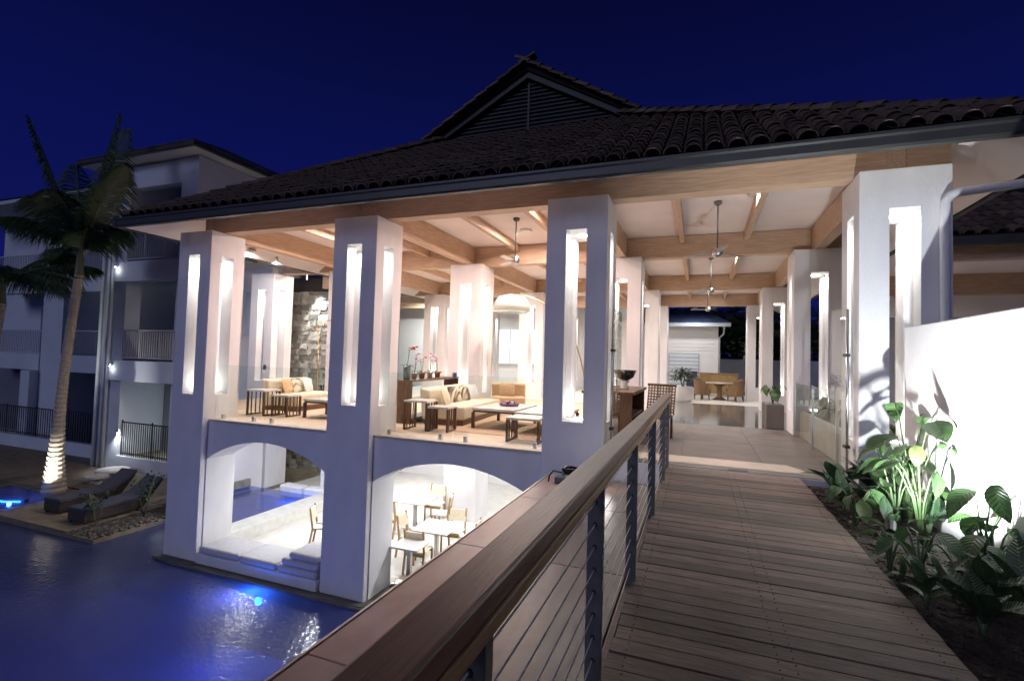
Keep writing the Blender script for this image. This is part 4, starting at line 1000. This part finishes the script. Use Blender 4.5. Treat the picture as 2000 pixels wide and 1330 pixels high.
# vases and orchids on the console
def orchid(label, u, kind, seed):
    rr = random.Random(seed); M = Matrix.Rotation(.09, 4, 'Z'); p = M @ Vector((.2, u, 0)); x, y = -6.34 + p.x, 9.42 + p.y; z = .962
    t = thing('potted_orchid' if kind != 'vase' else 'flower_vase', label, 'orchid' if kind != 'vase' else 'vase', (x, y, z), group='pots and vases on the console')
    if kind == 'vase': MB().lathe([(.07, 0), (.08, .02), (.085, .30), (.075, .31), (0, .29)], (x, y, z), 14).build('vase', 'vase_grey', t, smooth=True); zt = .3
    else: MB().lathe([(.055, 0), (.085, .15), (.09, .15), (.08, .13), (0, .12)], (x, y, z), 12).build('pot', 'clay' if kind == 'clay' else 'ceramic_white', t, smooth=True); zt = .13
    st = MB()
    for k in range(4 if kind == 'vase' else 2):
        a = rr.uniform(0, 6.28); l_ = rr.uniform(.3, .45); e1 = Vector((x + .05*math.cos(a), y + .05*math.sin(a), z + zt + l_)); e2 = e1 + Vector((.13*math.cos(a), .13*math.sin(a), .02))
        st.tube([(x, y, z + zt - .05), e1, e2], .005, 5)
        for q in range(6):
            c_ = e1.lerp(e2, q/5) + Vector((rr.gauss(0, .015), rr.gauss(0, .015), rr.gauss(0, .02)))
            MB().lathe([(0, -.02), (.035, 0), (.02, .02), (0, .015)], c_, 7).build('blossom', ('petal_red' if q % 2 else 'petal_white') if kind == 'vase' else ('petal_pink' if kind == 'clay' and q % 2 else 'petal_white'), t, smooth=True)
    for k in range(5):
        me = LD[k % 3]; place('leaf', me, t, loc=(x, y, z + zt - .02), rot=(0, -.5, k*1.25), scale=(.2, .2, .2))
    st.build('stem', 'stalk', t, smooth=True)
orchid('grey vase of red and white flowers at the near end of the console', .18, 'vase', 1); orchid('small orchid in white pot next to the grey vase', .55, 'white', 2); orchid('pink orchid in clay pot on the console', .95, 'clay', 3)
orchid('white orchid in white pot near the middle of the console', 1.4, 'white', 4); orchid('orchid in clay pot with dark leaves farther along the console', 1.85, 'clay', 5)
# arc lamps
def arc_lamp(label, bx_, by_, sx_, sy_, zsh, on=True, e_=70):
    t = thing('arc_lamp', label, 'floor lamp', (bx_, by_, 0))
    MB().lathe([(.20, 0), (.20, .05), (.05, .06), (0, .06)], (bx_, by_, .002), 18).build('base', 'furniture_wood', t)
    p0 = Vector((bx_, by_, .05)); p1 = Vector((sx_, sy_, zsh + .45)); pts = []
    for k in range(18):
        s_ = k/17; pts.append(Vector((p0.x + (p1.x - p0.x)*s_**1.9, p0.y + (p1.y - p0.y)*s_**1.9, p0.z + (p1.z - p0.z)*(1 - (1 - s_)**1.9))))
    MB().tube(pts, .018, 8).build('arm', 'brass', t, smooth=True)
    if on:
        MB().lathe([(.50, 0), (.47, .2), (.36, .38), (.16, .44), (.155, .44), (.35, .375), (.46, .2), (.49, 0)], (sx_, sy_, zsh), 24).build('lamp_shade', 'paper', t, smooth=True)
        MB().lathe([(0, 0), (.09, .05), (.09, .15), (0, .2)], (sx_, sy_, zsh + .12), 12).build('bulb', 'shade_glow', t, smooth=True)
        lamp('bulb_light', 'POINT', (sx_, sy_, zsh + .05), e_, (1, .90, .76), t, .1)
arc_lamp('arc floor lamp with large glowing white dome shade in the lounge', -2.55, 12.1, -4.58, 12.0, 2.72, True, 85)
t = thing('floor_lamp', 'tall slim floor lamp with angled arm before the stone wall', 'floor lamp', (-10.45, 11.6, 0))
MB().lathe([(.16, 0), (.16, .03), (0, .04)], (-10.45, 11.6, .001), 16).build('base', 'clay', t)
MB().tube([(-10.45, 11.6, .03), (-10.6, 11.7, 2.3)], .016, 8).build('pole', 'brass', t, smooth=True)
MB().tube([(-10.95, 11.6, 2.15), (-10.6, 11.7, 2.3), (-9.6, 11.95, 2.85)], .014, 8).build('arm', 'brass', t, smooth=True)
# ================================================================== entrance desk and chair
ds = thing('reception_desk', 'dark timber desk just inside the entrance on the left', 'desk', (-1.6, 10.6, .001))
MB().box(-2.1, -1.12, 9.4, 11.9, .88, .94).build('top', 'furniture_wood', ds, bev=.006)
MB().box(-2.0, -1.16, 9.5, 9.56, 0, .879).box(-2.0, -1.16, 11.74, 11.8, 0, .879).box(-1.96, -1.9, 9.561, 11.739, .0, .879).build('panel', 'furniture_wood', ds)
MB().box(-1.89, -1.2, 9.57, 11.73, .40, .43).build('shelf', 'furniture_wood', ds)
t = thing('bowl', 'black bowl on a white stand on the reception desk', 'bowl', (-1.5, 10.5, .941))
MB().lathe([(.09, 0), (.10, .02), (.05, .10), (.11, .17), (0, .17)], (-1.45, 10.6, .941), 16).build('stand', 'ceramic_white', t, smooth=True)
MB().lathe([(.06, 0), (.18, .07), (.24, .22), (.22, .22), (.15, .08), (0, .05)], (-1.45, 10.6, 1.112), 18).build('bowl', 'black_gloss', t, smooth=True)
t = thing('wicker_chair', 'wicker-backed chair beside the reception desk', 'chair', (-.85, 10.1, .001), -.25, local=True)
MB().box(-.27, .27, -.02, .5, .40, .46).build('seat', 'wicker', t, bev=.02)
for i in range(9):
    MB().prism([(-.28, .48, .50 + i*.058), (.28, .48, .50 + i*.058), (.28, .48, .53 + i*.058), (-.28, .48, .53 + i*.058)], (0, .012*i, 0), (0, .015 + .012*i, 0)).build('weave', 'wicker', t)
for i in range(10): MB().prism([(-.28 + i*.0605, .487, .46), (-.255 + i*.0605, .487, .46), (-.255 + i*.0605, .595, 1.04), (-.28 + i*.0605, .595, 1.04)], (0, .001, 0), (0, .013, 0)).build('weave', 'wicker', t)
MB().box(-.30, .30, .585, .625, 1.02, 1.07).build('top_rail', 'furniture_wood', t, bev=.006)
for sx in (-.25, .25):
    for sy in (.02, .46): MB().box(sx - .02, sx + .02, sy - .02, sy + .02, 0, .399).build('leg', 'furniture_wood', t)

# ================================================================== lower dining room
LZ = -3.0
def dchair(label=None):
    t = thing('dining_chair', label, 'chair', (0, 0, 0), 0, 'light timber dining chairs in the lower room', local=True)
    MB().box(-.22, .22, -.22, .22, .43, .47).build('seat', 'fabric_cream', t, bev=.012)
    MB().prism([(-.22, .20, .62), (.22, .20, .62), (.22, .25, .88), (-.22, .25, .88)], (0, 0, 0), (0, .025, 0)).build('backrest', 'fabric_cream', t, bev=.006)
    for sx in (-.21, .21):
        MB().prism([(sx-.018, -.23, 0), (sx-.018, -.19, 0), (sx-.018, -.18, .429), (sx-.018, -.22, .429)], (0,0,0), (.036,0,0)).build('leg', 'light_wood', t)
        MB().prism([(sx-.018, .26, 0), (sx-.018, .30, 0), (sx-.018, .22, .45), (sx-.018, .285, .92), (sx-.018, .25, .92), (sx-.018, .18, .45)], (0,0,0), (.036,0,0)).build('back_leg', 'light_wood', t)
    MB().box(-.2, .2, -.215, -.185, .37, .428).build('seat_rail', 'light_wood', t); MB().box(-.19, .19, .19, .22, .37, .428).build('seat_rail', 'light_wood', t)
    return t
def dtable(label, x, y, rz=0, lx=.85, ly=.85):
    t = thing('dining_table', label, 'table', (x, y, LZ + .001), rz, 'white dining tables in the lower room', local=True)
    MB().box(-lx/2, lx/2, -ly/2, ly/2, .71, .745).build('top', 'table_white', t, bev=.005)
    MB().box(-.04, .04, -.04, .04, .03, .709).build('pedestal', 'steel', t); MB().box(-.25, .25, -.25, .25, 0, .029).build('foot', 'steel', t)
dtable('white dining table nearest the second pool column arch', -5.38, 9.85, .05); dtable('white dining table farther back in the lower room', -6.95, 11.5, .05, .95, .9); dtable('white dining table low at the foot of the right arch', -5.35, 8.7, .05, .6, .55); dtable('white dining table by the stacked daybed cushions', -7.55, 9.35, .1, .8, .8)
ch0 = dchair('dining chair in front of the nearest white table')
ch0.location = (-5.45, 9.22, LZ + .001); ch0.rotation_euler = (0, 0, math.pi + .1)
for (x, y, rz, lb) in ((-6.02, 9.85, math.pi/2 + .1, 'dining chair left of the nearest white table'), (-4.75, 10.05, -math.pi/2 + .2, 'dining chair right of the nearest white table'), (-5.3, 10.5, .1, 'dining chair on the far side of the nearest white table'),
                       (-6.2, 11.55, -math.pi/2 + .3, 'dining chair right of the rear white table'), (-6.75, 12.2, .15, 'dining chair behind the rear white table'), (-7.1, 10.8, math.pi - .2, 'dining chair in front of the rear white table'), (-8.2, 9.5, math.pi/2 + .5, 'dining chair by the daybed cushions in the left arch'), (-4.55, 9.35, -math.pi/2 - .5, 'dining chair half hidden by the handrail in the right arch')):
    dup(ch0, (x, y, LZ + .001), rz, lb)
# daybeds along the water
db = thing('daybed', 'low white daybed platform along the water in the left arch', 'daybed', (-8.3, 8.0, -3.01))
MB().box(-9.94, -6.70, 7.62, 8.44, -3.015, -2.80).build('platform', 'render_white', db, bev=.02)
def cushion(label, x0, x1, y0, y1, z0, z1, mat='fabric_grey'):
    MB().box(x0, x1, y0, y1, z0, z1).build('cushion', mat, label=label, cat='cushion', group='daybed cushions', bev=.06, seg=4)
cushion('long flat cushion at the left end of the daybed', -9.88, -8.72, 7.64, 8.40, -2.799, -2.655); cushion('flat cushion in the middle of the daybed', -8.70, -7.72, 7.62, 8.40, -2.799, -2.655)
cushion('lowest cushion of the stack at the right end of the daybed', -7.70, -6.72, 7.62, 8.38, -2.799, -2.66); cushion('middle cushion of the stack at the right end of the daybed', -7.62, -6.70, 7.64, 8.38, -2.658, -2.52); cushion('top cushion of the stack at the right end of the daybed', -7.45, -6.70, 7.66, 8.36, -2.518, -2.39)
cushion('rolled cushion on the far edge of the plunge pool, left one', -12.2, -11.35, 12.05, 12.42, -2.998, -2.62, 'fabric_white'); cushion('rolled cushion on the far edge of the plunge pool, right one', -11.25, -10.5, 12.05, 12.42, -2.998, -2.62, 'fabric_white')
t = thing('wicker_basket', 'brown round wicker basket beyond the plunge pool', 'basket', (-10.1, 12.9, -3))
MB().lathe([(.18, 0), (.3, .2), (.32, .45), (.22, .75), (.2, .75), (.29, .45), (0, .1)], (-10.3, 12.9, -2.999), 18).build('basket', 'wicker', t, smooth=True)
MB().tube([(-10.48, 12.9, -2.3), (-10.44, 12.9, -1.98), (-10.3, 12.9, -1.85), (-10.16, 12.9, -1.98), (-10.12, 12.9, -2.3)], .014, 6).build('handle', 'wicker', t, smooth=True)

# ================================================================== wing on the right with its own tiled roof
rw = thing('side_pavilion', 'second tiled-roof pavilion seen right of the entrance column', 'pavilion', (7.5, 16, -.3))
MB().prism([(3.95, 13.0, 4.36), (14, 13.0, 4.36), (14, 18.5, 7.6), (9.5, 18.5, 7.6)], (0, 0, -.05), (0, 0, 0)).build('roof', 'tile_underlay', rw)
rroof = rw.children[0]
a2 = math.atan((7.6 - 4.36)/5.5)
for c_ in range(17):
    for k in range(8):
        x = 4.2 + c_*.27; s_ = k*.36; y = 12.96 + s_*math.cos(a2)
        if x < 3.95 + (y - 13)*5.55/5.5: continue
        place('roof_tile', tile_me, rroof, loc=(x, y, 4.39 + s_*math.sin(a2)), rot=(a2 - R(3), 0, random.uniform(-.03, .03)))
gutter((3.95, 12.96, 4.34), (14, 12.96, 4.34), (0, -1, 0)).build('gutter', 'gutter_paint', rw)
MB().box(4.3, 14, 13.35, 13.6, 3.92, 4.28).build('beam', 'beam_wood', rw)
MB().box(4.3, 14, 13.9, 19, 4.285, 4.33).build('ceiling_panel', 'ceiling_white', rw)
MB().box(4.3, 14, 17.6, 17.9, 3.70, 4.28).build('beam', 'beam_wood', rw)
MB().box(4.3, 14, 19, 19.3, 3.2, 4.28).build('header', 'plaster_white', rw)
MB().box(4.3, 14, 21, 21.3, -.3, 4.5).build('partition_wall', 'facade_paint', rw); MB().box(7.6, 9.2, 20.9, 20.995, -.29, 2.9).build('door', 'facade_dark', rw)
MB().box(4.3, 4.6, 13.7, 14.0, -.3, 3.919).box(13.5, 13.8, 13.7, 14.0, -.3, 3.919).build('post', 'render_white', rw)
ceiling_lamp('small spotlight on the beam of the side pavilion', 6.6, 17.5, 3.698, 10, NEUT, .10)
MB().box(-1.2, 60, 27.05, 90, -4.65, -.03).box(3.21, 60, 7.7, 27.045, -4.65, -.03).build('terrace', 'pale_stone', kind='structure')

# ================================================================== beyond the pavilion: outbuilding, fence, dining set, trees
ob = thing('outbuilding', 'small white outbuilding with blue metal roof beyond the pavilion', 'building', (-.8, 29, -.03))
MB().box(-6, .95, 28, 33, -.03, 3.55).build('wall', 'plaster_white', ob)
for k in range(7): MB().box(-5.98, .93, 27.975, 27.998, 2.2 + k*.19, 2.36 + k*.19).build('cladding_board', 'plaster_white', ob)
rd = MB().box(-1.5, .02, 27.93, 27.97, -.02, 2.05).build('roller_door', 'facade_dark', ob)
for k in range(10): MB().box(-1.48, .0, 27.915, 27.928, .05 + k*.2, .22 + k*.2).build('door_panel', 'facade_paint', rd)
for k in range(1, 4): MB().box(-1.5 + k*.38 - .01, -1.5 + k*.38 + .01, 27.905, 27.914, 0, 2.04).build('door_stile', 'facade_paint', rd)
orf = MB().prism([(-7, 27.3, 3.62), (1.45, 27.3, 3.62), (.2, 28.9, 4.5), (-7, 28.9, 4.5)], (0, 0, 0), (0, 0, .05)).build('roof', 'metal_roof', ob)
for k in range(26):
    x = -6.9 + k*.3; xt = min(x, .2)
    MB().prism([(x, 27.3, 3.67), (x + .03, 27.3, 3.67), (xt + .03, 28.85, 4.53), (xt, 28.85, 4.53)], (0, 0, .002), (0, 0, .03)).build('roof_seam', 'metal_roof', orf)
MB().prism([(1.46, 27.3, 3.6), (1.46, 33, 3.6), (.2, 31, 4.5), (.2, 28.9, 4.5)], (0, 0, 0), (0, 0, .04)).build('roof_side', 'metal_roof', ob)
MB().box(-7, 1.5, 27.18, 27.29, 3.45, 3.63).build('gutter', 'rail_white', ob)
MB().tube([(1.2, 27.3, 3.5), (1.2, 27.8, 3.1), (1.0, 27.95, 2.9), (1.02, 27.95, 0)], .05, 8).build('downpipe', 'rail_white', ob, smooth=True)
MB().box(.9, 30, 32.4, 32.6, -.03, 1.85).build('boundary_wall', 'facade_paint', label='pale boundary wall beyond the dining set', cat='wall')
# big planted pot
pt = thing('potted_plant', 'bushy plant in a large white pot before the roller door', 'potted plant', (-.57, 20.6, .003))
MB().lathe([(.28, 0), (.40, .10), (.42, .55), (.36, .60), (.33, .58), (0, .52)], (-.57, 20.9, .003), 20).build('pot', 'ceramic_white', pt, smooth=True)
fl = MB(); rr = random.Random(5)
for k in range(420):
    a, b, r_ = rr.uniform(0, 6.28), rr.uniform(-.2, 1.5), rr.uniform(.2, .62)
    p = Vector((-.57 + r_*math.cos(a)*math.cos(b), 20.9 + r_*math.sin(a)*math.cos(b), .78 + .75*r_*math.sin(b) + .15)); s_ = rr.uniform(.06, .13)
    M = Matrix.Translation(p) @ Matrix.Rotation(a, 4, 'Z') @ Matrix.Rotation(rr.uniform(-.6, .9), 4, 'Y')
    fl.add([M @ Vector(q) for q in ((0, 0, 0), (s_*.7, -s_*.35, 0), (s_*1.8, 0, -.02), (s_*.7, s_*.35, 0))], [(0, 1, 2, 3)])
fl.build('foliage', 'leaf_dark', pt)
MB().tube([(-.57, 20.9, .5), (-.5, 20.85, 1.1)], .03, 6).tube([(-.57, 20.9, .5), (-.7, 20.95, 1.0)], .025, 6).build('stem', 'palm_stem', pt)
# wicker dining set
def wtable(label, x, y):
    t = thing('wicker_table', label, 'table', (x, y, .003), 0, local=True)
    MB().lathe([(0, .70), (.55, .70), (.56, .74), (0, .745)], (0, 0, 0), 24).build('top', 'marble_top', t); MB().lathe([(.3, 0), (.10, .15), (.10, .55), (.3, .699)], (0, 0, 0), 14).build('pedestal', 'wicker', t, smooth=True)
wtable('round wicker dining table at the far end', .85, 23.0)
def wchair(label, x, y, rz):
    t = thing('wicker_armchair', label, 'chair', (x, y, .003), rz, 'wicker tub chairs at the far dining table', local=True)
    MB().box(-.27, .27, -.25, .25, .25, .44).build('seat', 'wicker', t, bev=.03)
    v = []; f = []; n = 14
    for k in range(n + 1):
        a = math.pi*(-.08 + 1.16*k/n); hh = .62 + .28*math.sin(max(0, min(math.pi, a)))
        for (r_, z_) in ((.30, .22), (.36, hh), (.32, hh), (.27, .22)): v.append((r_*math.cos(a), r_*math.sin(a)*.95, z_))
    for k in range(n):
        for q in range(4): f.append((k*4+q, (k+1)*4+q, (k+1)*4+(q+1) % 4, k*4+(q+1) % 4))
    f += [(0, 1, 2, 3), (n*4+3, n*4+2, n*4+1, n*4)]
    MB().add(v, f).build('shell', 'wicker', t)
    for sx in (-.22, .22):
        for sy in (-.2, .2): MB().tube([(sx, sy, 0), (sx*.95, sy*.95, .25)], .022, 8).build('leg', 'furniture_wood', t)
for x, y, rz, lb in ((.15, 22.5, 2.2, 'wicker tub chair front left at the far table'), (1.45, 22.45, -2.3, 'wicker tub chair front right at the far table'), (.15, 23.6, .9, 'wicker tub chair rear left at the far table'), (1.5, 23.6, -.9, 'wicker tub chair rear right at the far table')): wchair(lb, x, y, rz)
sb = thing('sideboard', 'honey-coloured timber sideboard behind the far dining table', 'sideboard', (.9, 26.0, .003))
MB().box(.05, 1.75, 25.7, 26.15, .12, 1.05).build('body', 'light_wood', sb, bev=.01); MB().box(.0, 1.8, 25.66, 26.18, 1.052, 1.10).build('top', 'light_wood', sb)
for k in range(3): MB().box(.10 + k*.55, .60 + k*.55, 25.68, 25.699, .18, 1.0).build('door_panel', 'light_wood', sb)
for x in (.1, 1.65): MB().box(x, x + .06, 25.75, 26.1, .0, .119).build('leg', 'light_wood', sb)
t = thing('dark_cabinet', 'small dark cabinet at the left of the timber sideboard', 'cabinet', (-.35, 25.9, .003)); MB().box(-.55, -.05, 25.7, 26.1, .0, 1.15).build('body', 'fabric_dark', t, bev=.01); MB().box(-.52, -.08, 25.685, 25.698, .1, 1.05).build('door', 'fabric_dark', t)
# dark hedge along the boundary wall
hg = thing('hedge', 'tall black hedge just behind the pale boundary wall', 'hedge', (8, 34.6, -.03))
hl = MB(); rr = random.Random(77)
for k in range(5200):
    p = Vector((rr.uniform(.5, 17), 34.6 + rr.gauss(0, .35), rr.uniform(.0, 3.3) + .25*math.sin(rr.uniform(0, 6)))); s_ = rr.uniform(.14, .32)
    M = Matrix.Translation(p) @ Matrix.Rotation(rr.uniform(0, 6.28), 4, 'Z') @ Matrix.Rotation(rr.uniform(-1.4, 1.4), 4, 'X')
    hl.add([M @ Vector(q) for q in ((0, 0, 0), (s_*.5, -s_*.35, 0), (s_*1.4, 0, -.02), (s_*.5, s_*.35, 0))], [(0, 1, 2, 3)])
hl.build('foliage', 'hedge_leaf', hg)
for k in range(12): MB().tube([(1 + k*1.35, 34.6, -.05), (1.05 + k*1.35, 34.62, 2.6)], [.05, .02], 6).build('stem', 'palm_bark', hg)
# dark trees behind
def tree(label, x, y, h, r_, seed, mat='hedge_leaf'):
    rr = random.Random(seed); t = thing('dark_tree', label, 'tree', (x, y, -.03), group='dark trees beyond the boundary wall')
    b = MB(); b.tube([(x, y, -.05), (x + .1, y, h*.5), (x, y + .1, h*.8)], [.16, .11, .05], 8)
    tips = []
    for k in range(9):
        a = rr.uniform(0, 6.28); tp = Vector((x + r_*.7*math.cos(a), y + r_*.7*math.sin(a), h*rr.uniform(.45, .98))); b.tube([(x + .05, y, h*rr.uniform(.25, .55)), (x + .5*(tp.x - x), y + .5*(tp.y - y), tp.z*.85), tp], [.06, .04, .015], 5); tips.append(tp)
    b.build('trunk', 'palm_bark', t); lf = MB()
    for k in range(3200):
        c_ = rr.choice(tips); p = c_ + Vector((rr.gauss(0, r_*.33), rr.gauss(0, r_*.33), rr.gauss(0, r_*.3))); p.z = max(p.z, .2); s_ = rr.uniform(.16, .40)
        M = Matrix.Translation(p) @ Matrix.Rotation(rr.uniform(0, 6.28), 4, 'Z') @ Matrix.Rotation(rr.uniform(-1.2, 1.2), 4, 'X')
        lf.add([M @ Vector(q) for q in ((0, 0, 0), (s_*.5, -s_*.3, 0), (s_*1.4, 0, -.02), (s_*.5, s_*.3, 0))], [(0, 1, 2, 3)])
    lf.build('crown', mat, t)
for k, (x, y, h, r_, lb) in enumerate(((2.2, 36, 5.2, 2.2, 'dark tree right behind the outbuilding'), (5.3, 37, 5.0, 2.3, 'dark tree right of the outbuilding'), (8.5, 36, 4.6, 2.2, 'dark tree seen through the right column slots'), (-.5, 38, 5.3, 2.2, 'dark tree behind the blue metal roof'), (11.5, 37, 5, 2.3, 'dark tree farthest right beyond the boundary wall'))):
    tree(lb, x, y, h, r_, 60 + k)
palm('small palm beyond the boundary wall with lit drooping fronds', (2.9, 33.6, -.03), (2.75, 33.6, 3.0), 3, [(i*.7, .35 + .3*(i % 3), 2.2, .5) for i in range(9)], 9, .15, .1)
t = thing('fence_uplight', 'ground uplight below the small palm', 'spotlight', (2.6, 33.0, -.03)); MB().tube([(2.6, 33.0, -.03), (2.6, 33.0, .1)], .05, 10).build('body', 'dark_metal', t); lamp('spot', 'SPOT', (2.6, 33.0, .13), 120, (1, 1, .9), t, .04, aim((2.6, 33.0, .13), (2.75, 33.5, 3.0)), 60, .6)
ceiling_lamp('wall-side downlight under the far eave lighting the outbuilding', -.2, 26.2, 4.3, 60, (.92, .95, 1), .2, emat='lamp_white')
